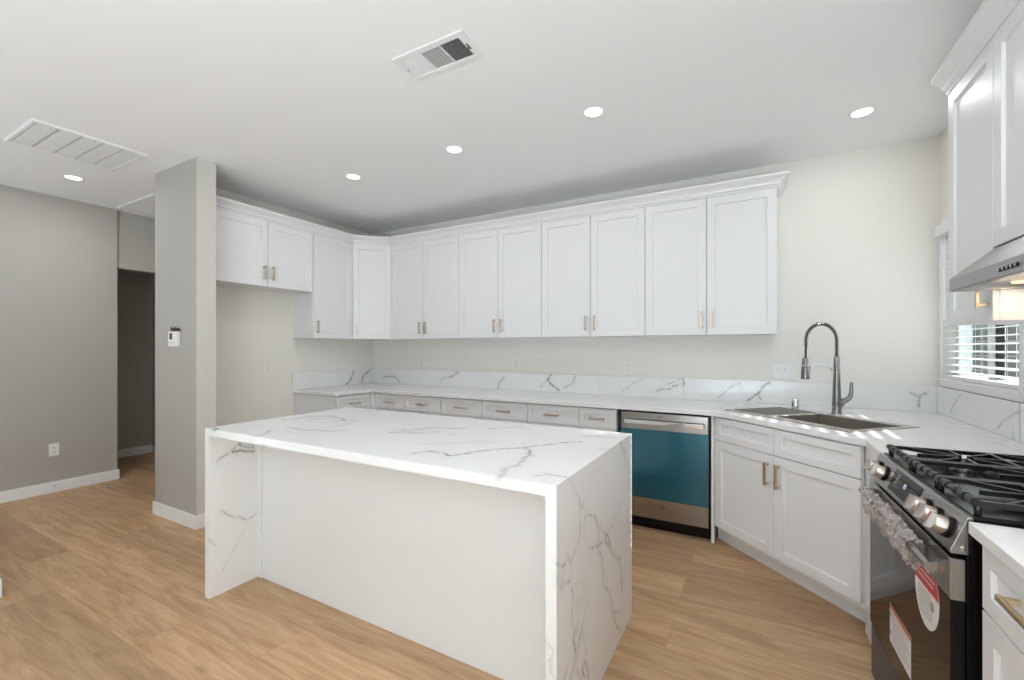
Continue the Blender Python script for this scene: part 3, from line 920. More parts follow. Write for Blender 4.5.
# ================================================================ ISLAND
IX0, IX1, IY0, IY1 = -2.578, -0.540, 1.262, 2.215
IT = 0.038
o0 = ((IX0 + IX1) / 2, (IY0 + IY1) / 2, 0)
t = thing('island_worktop', 'white veined island worktop with waterfall ends down to the floor', 'worktop', o0)
tv = on('z', TOPZ, VEINS_TOP) + [(i, w, [(IX1 + 0.0, y, z) for y, z in p]) for i, w, p in VEINS_RIGHT_LEG]
veined_box('top_slab', IX0, IX1, IY0, IY1, TOPZ - IT, TOPZ, 0.0055, tv, t, o0)
veined_box('waterfall_end', IX1 - IT, IX1, IY0, IY1, 0.0, TOPZ - IT - 0.0003, 0.004, on('x', IX1, VEINS_RIGHT_LEG), t, o0)
veined_box('waterfall_end', IX0, IX0 + IT, IY0, IY1, 0.0, TOPZ - IT - 0.0003, 0.005, on('x', IX0 + IT, VEINS_LEFT_LEG), t, o0)
t = thing('island_cabinet', 'plain white back of the island cabinet, recessed under the worktop overhang', 'cabinet', (o0[0], 1.53, 0))
a, b = IX0 + IT + 0.001 - o0[0], IX1 - IT - 0.001 - o0[0]
m = MB(); m.box(a, b, 0.019, 0.62, 0.10, TOPZ - IT - 0.002); m.box(a, b, 0.019, 0.55, 0.0, 0.10); m.build('body', M['cab'], t)
m = MB(); m.box(a + 0.035, b, 0.0, 0.018, 0.0, TOPZ - IT - 0.002); m.build('back_panel', M['cab'], t, 0.001)
m = MB(); m.box(a, a + 0.033, -0.006, 0.018, 0.0, TOPZ - IT - 0.002); m.build('filler_strip', M['cab'], t, 0.001)
w = (b - a) / 4
for k in range(4):
    mm = MB(); mm.shaker(a + k * w + G, a + (k + 1) * w - G, 0.115, 0.85, -0.019)
    bmesh.ops.rotate(mm.bm, verts=mm.bm.verts, cent=(0, 0, 0), matrix=Matrix.Rotation(math.pi, 3, 'Z'))
    bmesh.ops.translate(mm.bm, verts=mm.bm.verts, vec=(a + b, 0.62, 0))
    mm.build('door', M['cab'], t, 0.0012)

# ================================================================ RANGE
RW = 0.760
t = thing('gas_range', 'stainless gas range with black oven door, control knobs and cast iron grates', 'range', (0.438, 2.2636, 0), R(-88.2))
m = MB(); m.box(0.0, RW, 0.0, 0.585, 0.03, 0.893); m.box(0.03, RW - 0.03, 0.03, 0.56, 0.0, 0.03); m.build('body', M['black'], t, 0.002)
m = MB(); m.box(0.003, RW - 0.003, -0.026, -0.001, 0.022, 0.222); m.build('storage_drawer', M['drawer_steel'], t, 0.003)
# oven door
m = MB(); m.box(0.002, RW - 0.002, -0.030, -0.001, 0.232, 0.699)
door = m.build('oven_door', M['glass_black'], t, 0.003)
m = MB(); m.box(0.0, RW, -0.032, -0.001, 0.7, 0.806); m.build('top_rail', M['steel'], door, 0.003, label='brushed steel strip across the top of the black oven door')
m = MB()
m.tube([(0.035, -0.062, 0.764), (RW - 0.028, -0.062, 0.764)], 0.0125, 16)
for x in (0.055, RW - 0.05): m.box(x - 0.013, x + 0.013, -0.060, -0.030, 0.752, 0.776)
m.build('handle', M['steel'], door, 0.001, smooth=True)
# loose crinkled protective plastic left on the handle
bm = bmesh.new(); rng = random.Random(3); rings = []
NU, NV = 64, 22
for i in range(NU):
    x = 0.11 + 0.50 * i / (NU - 1)
    sag = 0.008 + 0.026 * abs(math.sin(i * 0.23 + 0.6)) + 0.008 * math.sin(i * 0.71)
    ring = []
    for k in range(NV):
        a = 2 * math.pi * k / NV
        rr = 0.021 + 0.005 * math.sin(3 * a + i * 0.9) + rng.uniform(-0.0045, 0.0045)
        y = -0.056 + rr * math.cos(a) * 1.05
        z = 0.762 + rr * math.sin(a) * 1.25
        if math.sin(a) < 0: z -= sag * abs(math.sin(a))
        ring.append(bm.verts.new((x + rng.uniform(-0.004, 0.004), min(y, -0.036), z)))
    rings.append(ring)
for A, B in zip(rings, rings[1:]):
    for k in range(NV):
        l = (k + 1) % NV
        bm.faces.new((A[k], A[l], B[l], B[k]))
mb = MB(); mb.bm.free(); mb.bm = bm
mb.build('plastic_wrap', M['wrap'], door, label='crumpled clear plastic still wrapped around the handle')
# hang-tag style labels stuck to the oven door
def ellipse(cx, cz, a, b, z_from=-9, z_to=9, n=48):
    pts = []
    for k in range(n):
        w = 2 * math.pi * k / n
        pts.append((cx + a * math.cos(w), min(max(cz + b * math.sin(w), z_from), z_to)))
    out = []
    for p in pts:
        if not out or (abs(p[0] - out[-1][0]) + abs(p[1] - out[-1][1])) > 1e-5: out.append(p)
    return out
m = MB(); m.poly([(x, -0.0305, z) for x, z in ellipse(0.603, 0.641, 0.088, 0.098)], (0, -0.0008, 0))
lab1 = m.build('oval_sticker', M['sticker'], door, label='oval white sticker with a red upper half')
m = MB(); m.poly([(x, -0.0314, z) for x, z in ellipse(0.603, 0.641, 0.088, 0.098, z_from=0.654)], (0, -0.0004, 0)); m.build('red_band', M['red'], lab1)
m = MB()
for k, (w0, w1) in enumerate(((.545, .655), (.55, .665), (.555, .625))): m.box(w0, w1, -0.0322, -0.0319, 0.673 + 0.016 * k, 0.677 + 0.016 * k)
m.build('white_lines', M['sticker'], lab1)
m = MB()
for k in range(7):
    z = 0.641 - 0.011 * k; hw = 0.088 * math.sqrt(max(0.02, 1 - ((z - 0.641) / 0.098) ** 2)) - 0.022
    m.box(0.603 - hw, 0.603 + hw * (0.5 if k < 3 else 0.8), -0.0317, -0.0314, z - 0.0014, z + 0.0014)
m.lathe([(0.0, 0), (0.013, 0.0001), (0.013, 0.0004), (0.0, 0.0005)], (0.645, -0.0318, 0.621), 'Y', 16)
m.build('print_lines', M['ink'], lab1)
m = MB(); m.box(0.268, 0.478, -0.0312, -0.0305, 0.308, 0.440); lab2 = m.build('warning_label', M['sticker'], door, label='white rectangular label with an orange header')
m = MB(); m.box(0.268, 0.478, -0.0317, -0.0312, 0.425, 0.440); m.build('orange_header', M['orange'], lab2)
m = MB()
for k in range(8):
    m.box(0.298, 0.468 - 0.02 * ((k * 5) % 3), -0.0316, -0.0312, 0.412 - 0.0125 * k, 0.4145 - 0.0125 * k)
for z in (0.40, 0.335): m.box(0.274, 0.288, -0.0316, -0.0312, z, z + 0.014)
m.build('print_lines', M['ink'], lab2)
# slanted control panel
PN = [(-0.031, 0.818), (-0.031, 0.828), (0.000, 0.911), (0.004, 0.9145), (0.012, 0.9145), (0.012, 0.818)]
m = MB(); m.poly([(0.0, y, z) for y, z in PN], (RW, 0, 0)); cp = m.build('control_panel', M['steel'], t, 0.002)
dy, dz = 0.031, 0.083
L = math.hypot(dy, dz); ty, tz = dy / L, dz / L; ny, nz_ = -tz, ty
def on_panel(x, s, n=0.0):
    """point on the slanted face: s metres up the slope, n metres out of it"""
    return (x, -0.031 + ty * s + ny * n, 0.828 + tz * s + nz_ * n)
def panel_box(mb, x0, x1, s0, s1, n0, n1):
    c = [on_panel(x, s, n) for n in (n0, n1) for s in (s0, s1) for x in (x0, x1)]
    vs = [mb.bm.verts.new(p) for p in c]
    for f in ((0, 2, 3, 1), (4, 5, 7, 6), (0, 1, 5, 4), (2, 6, 7, 3), (0, 4, 6, 2), (1, 3, 7, 5)): mb.bm.faces.new([vs[i] for i in f])
m = MB(); panel_box(m, 0.232, 0.482, 0.006, 0.082, -0.001, 0.0015); disp = m.build('display', M['glass_black'], cp, 0.0008, label='black glass touch display')
m = MB()
def seg7(mb, x, s, w, h, code):
    q = 0.0016
    S = {'t': (x, x + w, s + h - q, s + h), 'm': (x, x + w, s + h / 2 - q / 2, s + h / 2 + q / 2), 'b': (x, x + w, s, s + q),
         'l': (x, x + q, s + h / 2, s + h), 'r': (x + w - q, x + w, s + h / 2, s + h), 'L': (x, x + q, s, s + h / 2), 'R': (x + w - q, x + w, s, s + h / 2)}
    for c in code: panel_box(mb, *S[c], 0.0015, 0.0018)
seg7(m, 0.352, 0.042, 0.0075, 0.015, 'tmblrLR'); seg7(m, 0.363, 0.042, 0.0075, 0.015, 'tmblR')
m.build('digits', M['digits'], disp)
for i in range(2):
    for j in range(6):
        kx = 0.250 + 0.022 * j + (0.094 if j > 2 else 0.0)
        m = MB(); panel_box(m, kx, kx + 0.012, 0.028 + 0.026 * i, 0.0295 + 0.026 * i, 0.0015, 0.0018); m.build('key_mark', M['ink'], disp)
for kx in (0.066, 0.150, 0.545, 0.623, 0.701):
    q = Vector((0, ny, nz_)).to_track_quat('Z', 'Y').to_matrix()
    c0 = on_panel(kx, 0.040)
    m = MB(); m.lathe([(0.0, -0.001), (0.0285, -0.001), (0.0285, 0.006), (0.026, 0.0085), (0.0, 0.0085)], c0, 'Z', 28, q); kn = m.build('knob', M['black'], cp, smooth=True)
    m = MB(); m.lathe([(0.0, 0.0085), (0.0225, 0.0085), (0.0215, 0.030), (0.019, 0.033), (0.0, 0.033)], c0, 'Z', 28, q)
    vs = m.box(-0.0055, 0.0055, -0.021, 0.021, 0.030, 0.044)
    for v in vs: v.co = q @ v.co + Vector(c0)
    m.build('grip', M['knob'], kn, 0.0008, smooth=True, label='satin metal grip')
    m = MB()
    vs = m.box(-0.0012, 0.0012, 0.008, 0.0195, 0.0441, 0.0445)
    for v in vs: v.co = q @ v.co + Vector(c0)
    m.build('pointer_mark', M['red'], kn)
for x in (0.530, 0.572, 0.610):
    m = MB(); panel_box(m, x - 0.006, x + 0.006, 0.0745, 0.0765, 0.0, 0.0004); m.build('burner_mark', M['slot'], cp)
m = MB(); m.lathe([(0.0, 0.0), (0.006, 0.0), (0.005, 0.004), (0.0, 0.005)], (RW + 0.0, -0.008, 0.836), 'X', 14); m.build('side_screw', M['chrome'], cp, smooth=True)
# cooktop
m = MB(); m.box(0.004, RW - 0.004, 0.012, 0.594, 0.893, 0.9175); m.build('cooktop', M['black'], t, 0.004)
for bx, by, br in ((0.148, 0.20, 0.044), (0.148, 0.45, 0.036), (0.38, 0.325, 0.05), (0.612, 0.20, 0.05), (0.612, 0.45, 0.036)):
    m = MB(); m.lathe([(0.0, 0.915), (br + 0.012, 0.915), (br + 0.010, 0.924), (br - 0.004, 0.929), (0.0, 0.929)], (bx, by, 0), 'Z', 28); bo = m.build('burner', M['steel'], t, smooth=True)
    m = MB(); m.lathe([(0.0, 0.929), (br, 0.929), (br, 0.935), (br - 0.006, 0.939), (0.0, 0.939)], (bx, by, 0), 'Z', 28); m.build('burner_cap', M['black'], bo, smooth=True)
def grate(x0, x1, burners):
    m = MB(); y0, y1, zt = 0.026, 0.585, 0.952
    r = 0.0075
    # thick rounded front and back rails with swollen joints
    for y in (y0, y1):
        m.tube([(x0, y, zt - 0.006), (x1, y, zt - 0.006)], 0.0085, 12)
        n = 5
        for k in range(n):
            xx = x0 + 0.018 + (x1 - x0 - 0.036) * k / (n - 1)
            m.tube([(xx - 0.012, y, zt - 0.006), (xx + 0.012, y, zt - 0.006)], 0.0115, 12)
    for x in (x0 + 0.006, x1 - 0.006): m.box(x - 0.006, x + 0.006, y0, y1, zt - 0.014, zt)
    m.box(x0, x1, (y0 + y1) / 2 - 0.006, (y0 + y1) / 2 + 0.006, zt - 0.014, zt)
    for (bx, by) in burners:
        for ang in (45, 135, 225, 315, 0, 90, 180, 270):
            c, s_ = math.cos(R(ang)), math.sin(R(ang))
            # finger from the frame towards the burner, stops 25 mm from the middle
            lx = ((x1 - 0.006 - bx) if c > 0 else (bx - x0 - 0.006)) / abs(c) if abs(c) > 0.01 else 9
            lim = min(y1, by + 0.125) if s_ > 0 else max(y0, by - 0.125)
            ly = abs(lim - by) / abs(s_) if abs(s_) > 0.01 else 9
            l = min(lx, ly)
            a = Vector((bx + c * 0.026, by + s_ * 0.026, zt - 0.006)); b = Vector((bx + c * l, by + s_ * l, zt - 0.007))
            d = (b - a); nrm = Vector((-d.y, d.x, 0)).normalized() * 0.0048
            m.poly([(a - nrm) + Vector((0, 0, -0.008)), (a + nrm) + Vector((0, 0, -0.008)), (a + nrm) + Vector((0, 0, 0.006)), (a - nrm) + Vector((0, 0, 0.006))], d)
    for x in (x0 + 0.008, x1 - 0.008):
        for y in (y0 + 0.004, (y0 + y1) / 2, y1 - 0.004):
            m.lathe([(0.007, 0.915), (0.0085, 0.93), (0.008, zt - 0.008)], (x, y, 0), 'Z', 10)
    return m.build('grate', M['iron'], t, 0.0015)
grate(0.022, 0.264, [(0.148, 0.20), (0.148, 0.45)])
grate(0.270, 0.490, [(0.38, 0.325)])
grate(0.496, 0.738, [(0.612, 0.20), (0.612, 0.45)])

# ================================================================ RANGE HOOD
hx = 0.640
t = thing('range_hood', 'brushed stainless under-cabinet range hood above the gas range', 'range hood', (hx, 2.243, 1.545), R(-90))
HD = XR - hx - 0.003
m = MB(); m.poly([(0, y, z) for y, z in ((0.0, 0.004), (0.004, 0.0), (0.012, 0.0), (0.012, 0.030), (HD, 0.030), (HD, 0.153), (0.122, 0.153), (0.0, 0.048))], (0.762, 0, 0))
m.box(0.0, 0.012, 0.012, HD, 0.0, 0.03); m.box(0.750, 0.762, 0.012, HD, 0.0, 0.03)
m.build('shell', M['steel_h'], t, 0.002)
m = MB(); m.box(0.014, 0.748, 0.014, HD - 0.002, 0.018, 0.0295); m.build('underside', M['steel'], t)
m = MB()
for x0 in (0.20, 0.385):
    m.box(x0, x0 + 0.178, 0.12, 0.38, 0.010, 0.0178)
m.build('grease_filter', M['gunmetal'], t, 0.002)
for x in (0.10, 0.662):
    m = MB(); m.lathe([(0.0, 0.0176), (0.032, 0.0176), (0.030, 0.012), (0.0, 0.012)], (x, 0.16, 0), 'Z', 20); m.build('lamp', M['hood_lamp'], t, label='warm glowing lamp under the hood')
    ld = bpy.data.lights.new('hood_light', 'AREA'); ld.shape = 'DISK'; ld.size = 0.06; ld.energy = HOOD_W; ld.color = (1.0, 0.72, 0.48)
    lo = bpy.data.objects.new('hood_light', ld); link_obj(lo, t); lo.location = (x, 0.16, 0.008)
m = MB()
for k in range(5): m.box(0.388 + 0.024 * k, 0.404 + 0.024 * k, -0.005, 0.001, 0.017, 0.029)
m.build('push_buttons', M['black'], t, 0.0015)
m = MB()
for k in range(5): m.box(0.391 + 0.024 * k, 0.397 + 0.024 * k, -0.0058, -0.005, 0.020, 0.027)
m.build('button_faces', M['chrome'], t)

# ================================================================ DISHWASHER
t = thing('dishwasher', 'stainless dishwasher with blue protective film between the drawers and the sink cabinet', 'dishwasher', (-0.886, 3.292, 0))
DWW = 0.616
m = MB(); m.box(0.0, DWW, 0.012, 0.57, 0.098, 0.874); m.build('tub', M['black'], t)
m = MB(); m.box(0.0, DWW, 0.055, 0.10, 0.0, 0.098); m.build('toe_panel', M['black'], t)
m = MB(); m.box(0.008, DWW - 0.008, -0.022, 0.011, 0.100, 0.862); dwd = m.build('door', M['steel'], t, 0.004)
m = MB(); m.box(0.0085, DWW - 0.0085, -0.0232, -0.0222, 0.243, 0.742); m.build('protective_film', M['film'], dwd, label='glossy blue film across the middle of the door')
m = MB()
m.box(0.040, DWW - 0.035, -0.062, -0.046, 0.782, 0.812)
for x in (0.045, DWW - 0.075): m.box(x, x + 0.035, -0.047, -0.022, 0.785, 0.809)
m.build('handle', M['chrome'], dwd, 0.004)
m = MB(); m.box(0.285, 0.305, -0.0226, -0.022, 0.839, 0.843); m.build('status_light', M['slot'], dwd)
m = MB(); m.lathe([(0.0, 0.0), (0.017, 0.0), (0.017, 0.0018), (0.0155, 0.0022), (0.015, 0.0014), (0.0, 0.0014)], (0.306, -0.0238, 0.196), 'Y', 32); em = m.build('emblem', M['badge'], dwd, label='small round emblem')
def text_mesh(name, s, size, m_, parent, mtx, depth=0.0003):
    cu = bpy.data.curves.new(name, 'FONT'); cu.body = s; cu.size = size; cu.align_x = 'CENTER'; cu.align_y = 'CENTER'; cu.extrude = depth
    tmp = bpy.data.objects.new(name, cu); COL.objects.link(tmp)
    dg = bpy.context.evaluated_depsgraph_get()
    me = bpy.data.meshes.new_from_object(tmp.evaluated_get(dg)); me.transform(mtx)
    bpy.data.objects.remove(tmp)
    me.materials.clear(); me.materials.append(m_)
    o = bpy.data.objects.new(name, me)
    return link_obj(o, parent)
text_mesh('monogram', 'GE', 0.017, M['chrome'], em, Matrix.Translation((0.306, -0.0243, 0.196)) @ Matrix.Rotation(R(90), 4, 'X'))

# ================================================================ SINK, FAUCET, SOAP
uc, vc = (SU0 + SU1) / 2, (SV0 + SV1) / 2
cx, cy = uv(uc, vc)
o = (cx, cy, TOPZ)
t = thing('kitchen_sink', 'stainless drop-in sink with a ribbed drainboard set across the angled corner', 'sink', o, R(-45))
hw, hh = (SU1 - SU0) / 2, (SV1 - SV0) / 2
bx0, bx1, by0, by1 = -0.085, 0.392, -0.178, 0.185
rim = ccw_slab([(-hw, -hh), (hw, -hh), (hw, hh), (-hw, hh)], [(bx0, by0), (bx1, by0), (bx1, by1), (bx0, by1)], 0.0006, 0.004, (0, 0, 0))
rim.build('rim', M['sink_steel'], t, 0.0015)
m = MB()
d = -0.205; w = 0.0025
m.box(bx0 - w, bx1 + w, by0 - w, by1 + w, d - w, d)
m.box(bx0 - w, bx0, by0 - w, by1 + w, d, 0.0004); m.box(bx1, bx1 + w, by0 - w, by1 + w, d, 0.0004)
m.box(bx0, bx1, by0 - w, by0, d, 0.0004); m.box(bx0, bx1, by1, by1 + w, d, 0.0004)
m.build('basin', M['sink_steel'], t)
m = MB(); m.lathe([(0.0, d), (0.045, d), (0.043, d + 0.004), (0.030, d + 0.002), (0.0, d + 0.002)], ((bx0 + bx1) / 2, 0.03, 0), 'Z', 24); m.build('drain', M['chrome'], t, smooth=True)
m = MB()
for k in range(15): m.tube([(-hw + 0.035, -0.19 + 0.027 * k, 0.0042), (bx0 - 0.03, -0.19 + 0.027 * k, 0.0042)], 0.0042, 8)
m.build('drainboard_ribs', M['steel'], t, smooth=True)

FX, FY = uv(-2.171, 2.832)
t = thing('kitchen_faucet', 'gunmetal spring pull-down faucet standing behind the sink', 'faucet', (FX, FY, TOPZ), R(-141))
# local x points from the post towards the basin
m = MB(); m.lathe([(0.0, 0.0), (0.029, 0.0), (0.029, 0.006), (0.026, 0.012), (0.0255, 0.06), (0.022, 0.16), (0.0175, 0.30), (0.0155, 0.372), (0.013, 0.376), (0.0, 0.376)], (0, 0, 0), 'Z', 28); m.build('body', M['gunmetal'], t, smooth=True)
arc = [(0, 0, 0.374), (0.0, 0, 0.46)]
Rr, cxx = 0.116, 0.116
for k in range(0, 25):
    a = math.pi - math.pi * k / 24
    arc.append((cxx + Rr * math.cos(a), 0, 0.470 + Rr * math.sin(a)))
arc += [(2 * cxx, 0, 0.44), (2 * cxx + 0.002, 0, 0.36)]
m = MB(); m.tube(arc, 0.0062, 12); hose = m.build('hose', M['rubber'], t, smooth=True)
# spring wound around the hose
P = [Vector(p) for p in arc[:-1]]
seglen = [0]
for a, b in zip(P, P[1:]): seglen.append(seglen[-1] + (b - a).length)
tot = seglen[-1]; turns = 30; pts = []
for i in range(turns * 10 + 1):
    s = tot * i / (turns * 10)
    j = max(k for k in range(len(P) - 1) if seglen[k] <= s + 1e-9)
    f = (s - seglen[j]) / max(1e-6, seglen[j + 1] - seglen[j]); p = P[j].lerp(P[j + 1], min(f, 1))
    tg = (P[j + 1] - P[j]).normalized(); u = Vector((0, 1, 0)); v = tg.cross(u)
    w = 2 * math.pi * i / 10
    pts.append(p + (u * math.cos(w) + v * math.sin(w)) * 0.0108)
m = MB(); m.tube(pts, 0.0027, 6); m.build('spring', M['gunmetal'], hose, smooth=True)
hx2 = 2 * cxx + 0.004
m = MB(); m.lathe([(0.0, 0.228), (0.0245, 0.228), (0.0255, 0.234), (0.0225, 0.285), (0.017, 0.345), (0.0155, 0.366), (0.0, 0.366)], (hx2, 0, 0), 'Z', 24); sp = m.build('spray_head', M['gunmetal'], t, smooth=True)
m = MB(); m.box(hx2 - 0.03, hx2 - 0.018, -0.007, 0.007, 0.262, 0.312); m.build('spray_button', M['rubber'], sp, 0.003)
m = MB(); m.tube([(0.014, 0, 0.268), (0.028, 0, 0.272), (0.040, 0, 0.292), (0.052, 0, 0.312), (0.066, 0, 0.317), (hx2 - 0.016, 0, 0.317)], 0.0052, 10)
m.tube([(hx2 + 0.021 * math.cos(a), 0.021 * math.sin(a), 0.317) for a in [2 * math.pi * k / 20 for k in range(20)]], 0.0045, 8, closed=True)
m.build('dock_arm', M['chrome'], t, smooth=True, label='bright horizontal docking arm')
m = MB(); m.tube([(-0.012, 0, 0.050), (-0.030, 0, 0.066), (-0.046, 0, 0.082)], [0.022, 0.021, 0.019], 16)
m.tube([(-0.036, 0, 0.080), (-0.078, 0, 0.088), (-0.100, 0, 0.102), (-0.111, 0, 0.130), (-0.115, 0, 0.204)], [0.018, 0.0165, 0.015, 0.0125, 0.0085], 14)
m.tube([(0.0, 0, 0.07), (-0.03, 0, 0.098)], [0.018, 0.008], 12)
m.build('lever', M['gunmetal'], t, smooth=True)

px, py = uv(-2.388, 2.738)
t = thing('air_gap_cap', 'small chrome air gap cap standing on the sink rim left of the faucet', 'air gap', (px, py, TOPZ + 0.004))
m = MB(); m.lathe([(0.0, 0.0), (0.026, 0.0), (0.026, 0.003), (0.021, 0.006), (0.021, 0.068), (0.019, 0.073), (0.0, 0.074)], (0, 0, 0), 'Z', 24); m.build('cap', M['chrome'], t, smooth=True)
m = MB(); m.box(-0.0222, -0.014, -0.012, 0.012, 0.016, 0.052); m.build('vent_slot', M['slot'], t)

# ================================================================ PLATES, THERMOSTAT
def outlet(label, loc, rz, m_=None, group=None):
    """duplex receptacle; front looks towards local -y"""
    t = thing('wall_outlet', label, 'outlet', loc, rz, group); m_ = m_ or M['plate']
    m = MB(); m.box(-0.035, 0.035, -0.006, 0.0, -0.0575, 0.0575); m.build('plate', m_, t, 0.003)
    for s in (-1, 1):
        m = MB(); m.box(-0.0165, 0.0165, -0.0078, -0.006, s * 0.0205 - 0.0145, s * 0.0205 + 0.0145); sk = m.build('socket', m_, t, 0.002)
        m = MB()
        for dx in (-0.007, 0.005): m.box(dx, dx + 0.0025, -0.0081, -0.0078, s * 0.0205 - 0.003, s * 0.0205 + 0.007)
        m.box(-0.003, 0.003, -0.0081, -0.0078, s * 0.0205 - 0.011, s * 0.0205 - 0.006)
        m.build('slots', M['slot'], sk)
    return t
og = 'outlets over the backsplash'
outlet('cream outlet on the back wall nearest the inside corner, above the backsplash', (-3.36, YB - 0.0005, 1.163), 0, M['plate_cream'], og)
outlet('cream outlet on the back wall under the second pair of upper doors', (-2.118, YB - 0.0005, 1.172), 0, M['plate_cream'], og)
outlet('white outlet on the back wall above the backsplash left of the dishwasher', (-0.988, YB - 0.0005, 1.158), 0, None, og)
outlet('cream outlet on the bare wall of the empty fridge space', (XL + 0.0005, 2.575, 1.158), R(90), M['plate_cream'])
outlet('white outlet low on the grey hall wall', (XH + 0.0005, 1.502, 0.394), R(90))
t = thing('switch_plate', 'white double rocker switch plate on the back wall left of the faucet', 'switch', (0.178, YB - 0.0005, 1.162))
m = MB(); m.box(-0.058, 0.058, -0.006, 0, -0.0575, 0.0575); m.build('plate', M['plate'], t, 0.003)
for s in (-1, 1):
    m = MB(); m.box(s * 0.023 - 0.0165, s * 0.023 + 0.0165, -0.0085, -0.006, -0.033, 0.033); rk = m.build('rocker', M['plate'], t, 0.002)
    m = MB(); m.box(s * 0.023 - 0.012, s * 0.023 + 0.012, -0.0088, -0.0085, -0.0008, 0.0008); m.box(s * 0.023 - 0.004, s * 0.023 + 0.004, -0.0088, -0.0085, 0.014, 0.018); m.build('rocker_mark', M['ink'], rk)
t = thing('thermostat', 'small white thermostat with loose dark wires on the grey wall end', 'thermostat', (-3.895, 1.7045, 1.41))
m = MB(); m.box(-0.068, 0.062, -0.026, 0.0, -0.062, 0.052); m.build('case', M['plate'], t, 0.004)
m = MB(); m.box(-0.042, -0.006, -0.0268, -0.026, -0.010, 0.038); m.build('screen', M['screen'], t)
m = MB()
for k in range(3): m.box(-0.048 + 0.024 * k, -0.034 + 0.024 * k, -0.0275, -0.026, -0.036, -0.030)
m.build('buttons', M['ink'], t, 0.0008)
m = MB()
for k in range(5):
    x = -0.055 + 0.026 * k
    m.tube([(x, -0.004, 0.048), (x + 0.004, -0.012, 0.066), (x + 0.014 * (-1) ** k, -0.016, 0.078 + 0.006 * (k % 2)), (x + 0.024, -0.010, 0.066), (x + 0.03, -0.003, 0.056)], 0.0038, 8)
m.build('wires', M['wire'], t, smooth=True, label='loose dark wires above the case')
t = thing('door_stop', 'small metal door stop on the hall baseboard', 'door stop', (XH + 0.0145, 1.512, 0.062))
m = MB(); m.lathe([(0.0, 0.0), (0.012, 0.0), (0.012, 0.003), (0.006, 0.006), (0.006, 0.045), (0.0, 0.045)], (0, 0, 0), 'X', 16); m.build('stem', M['chrome'], t, smooth=True)
m = MB(); m.lathe([(0.0, 0.045), (0.009, 0.045), (0.009, 0.056), (0.0, 0.058)], (0, 0, 0), 'X', 16); m.build('tip', M['plate'], t, smooth=True)

# ================================================================ CEILING
def downlight(label, x, y, k=1.0):
    t = thing('recessed_downlight', label, 'ceiling light', (x, y, CEIL), 0, 'recessed ceiling lights')
    m = MB(); m.lathe([(0.0, 0.0), (0.0, -0.0005), (0.052, -0.0005), (0.053, -0.004), (0.066, -0.003), (0.070, 0.0)], (0, 0, 0), 'Z', 36); m.build('trim_ring', M['trim'], t, smooth=True)
    m = MB(); m.lathe([(0.0, -0.0045), (0.0515, -0.0045), (0.0515, -0.0006), (0.0, -0.0006)], (0, 0, 0), 'Z', 36); m.build('diffuser', M['lamp'], t, label='glowing white diffuser')
    ld = bpy.data.lights.new('downlight', 'AREA'); ld.shape = 'DISK'; ld.size = 0.10; ld.energy = DOWNLIGHT_W * k; ld.color = (0.97, 0.97, 1.0)
    lo = bpy.data.objects.new('downlight', ld); link_obj(lo, t); lo.location = (0, 0, -0.012)
downlight('round recessed ceiling light nearest to the right wall, over the sink corner', 0.559, 3.303)
downlight('right one of the three round recessed lights in a row along the upper cabinets', -0.841, 2.522)
downlight('middle one of the three round recessed lights in a row along the upper cabinets', -1.862, 2.522)
downlight('left one of the three round recessed lights in a row along the upper cabinets', -2.884, 2.522, 1.4)
downlight('round recessed ceiling light near the grey hall wall beside the large return grille', -4.924, 1.419, 2.9)

# supply register, three banks of blades
vx, vy = -1.341, 1.683
t = thing('ceiling_vent', 'small white supply register with three banks of blades in the ceiling', 'vent', (vx, vy, CEIL))
W2, H2 = 0.2085, 0.0985
m = MB()
banks = [(-0.168, -0.060), (-0.054, 0.054), (0.060, 0.168)]
yb = 0.066
m.box(-W2, W2, yb, H2, -0.009, -0.0005); m.box(-W2, W2, -H2, -yb, -0.009, -0.0005)
for a, b in ((-W2, -0.168), (-0.060, -0.054), (0.054, 0.060), (0.168, W2)): m.box(a, b, -yb, yb, -0.009, -0.0005)
m.build('frame', M['grille'], t, 0.003)
m = MB(); m.box(-0.169, 0.169, -yb - 0.001, yb + 0.001, -0.0012, -0.0004); m.build('duct_opening', M['duct'], t)
for i, (a, b) in enumerate(banks):
    m = MB()
    if i == 1:
        n = 13
        for k in range(n):
            y = -yb + 2 * yb * (k + 0.5) / n
            m.box(a, b, y - 0.0044, y + 0.0044, -0.0052, -0.0042, rot=Matrix.Rotation(R(20), 3, 'X'))
    else:
        n = 10
        for k in range(n):
            x = a + (b - a) * (k + 0.5) / n
            hwid = 0.0044 if i == 0 else 0.0050
            m.box(x - hwid, x + hwid, -yb, yb, -0.0052, -0.0042, rot=Matrix.Rotation(R(-24 if i == 0 else 52), 3, 'Y'))
    m.build('blades', M['grille'], t)
m = MB(); m.box(0.176, 0.184, -0.02, 0.02, -0.0095, -0.009); m.box(0.177, 0.183, -0.004, 0.004, -0.022, -0.009); m.build('damper_lever', M['gunmetal'], t, 0.001)
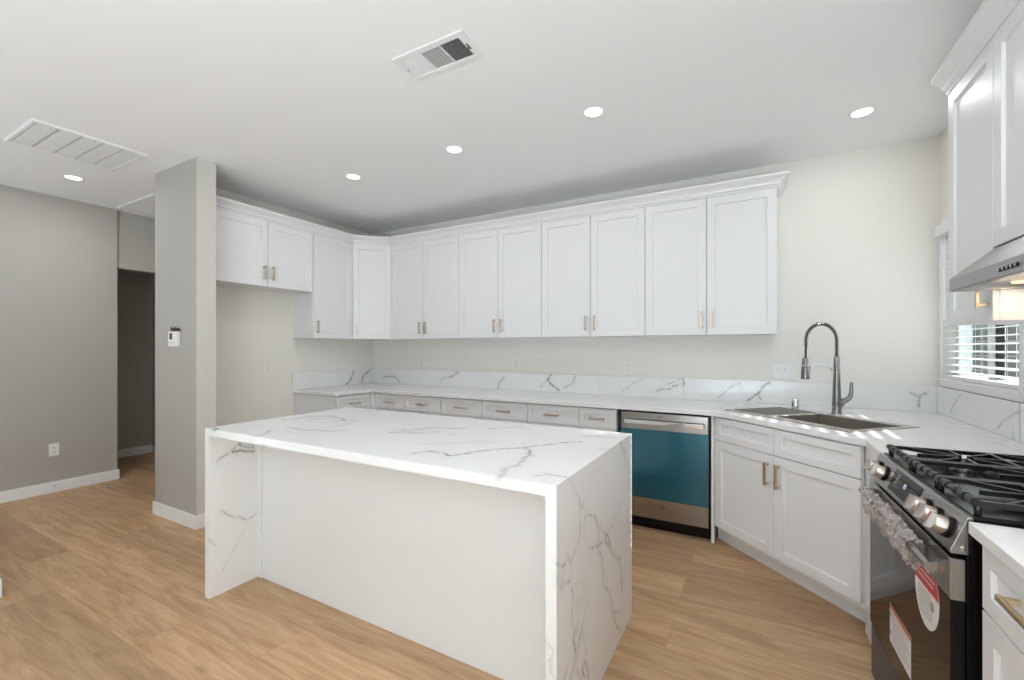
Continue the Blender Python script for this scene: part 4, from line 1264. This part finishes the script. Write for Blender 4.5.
m = MB(); m.lathe([(0.0, -0.0105), (0.004, -0.0105), (0.004, -0.009), (0.0, -0.009)], (-0.188, 0, 0), 'Z', 12); m.build('screw', M['gunmetal'], t)

# big return grille, five filter-sized panels
t = thing('return_grille', 'large white return air grille with five panels in the ceiling left of the wall end', 'vent', (-4.155, 1.22, CEIL))
a = 0.292
m = MB()
prof = [(0.0, -0.0005), (0.006, -0.014), (0.022, -0.014), (0.028, -0.0005)]
bm = m.bm
rings = []
for sx_, sy_ in ((-1, -1), (1, -1), (1, 1), (-1, 1)):
    rings.append([bm.verts.new((sx_ * (a - o_), sy_ * (a - o_), z)) for o_, z in prof])
for i in range(4):
    A, B = rings[i], rings[(i + 1) % 4]
    for k in range(4):
        l = (k + 1) % 4
        bm.faces.new((A[k], B[k], B[l], A[l]))
m.build('frame', M['grille'], t)
gap = 0.016; ln = 2 * (a - 0.028); ph = (ln - 4 * gap) / 5
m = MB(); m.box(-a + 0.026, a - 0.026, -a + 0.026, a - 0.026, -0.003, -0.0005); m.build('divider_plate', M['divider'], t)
for k in range(5):
    y0 = -ln / 2 + k * (ph + gap)
    m = MB(); n = 26
    for j in range(n):
        x = -ln / 2 + ln * (j + 0.5) / n
        m.box(x - 0.0094, x + 0.0094, y0, y0 + ph, -0.0105, -0.0085)
    m.box(-ln / 2, ln / 2, y0, y0 + ph, -0.0095, -0.0030)
    m.build('louver_panel', M['grille'], t)
t = thing('attic_hatch', 'flat white access hatch in the ceiling above the hall opening', 'hatch', (-5.185, 2.30, CEIL))
m = MB(); m.box(-0.345, 0.345, -0.35, 0.35, -0.010, -0.0005); m.build('panel', M['ceiling'], t, 0.003)
m = MB()
m.box(-0.375, -0.347, -0.38, 0.38, -0.014, -0.0005); m.box(0.347, 0.375, -0.38, 0.38, -0.014, -0.0005); m.box(-0.347, 0.347, -0.38, -0.352, -0.014, -0.0005); m.box(-0.347, 0.347, 0.352, 0.38, -0.014, -0.0005)
m.build('trim_frame', M['trim'], t, 0.002)
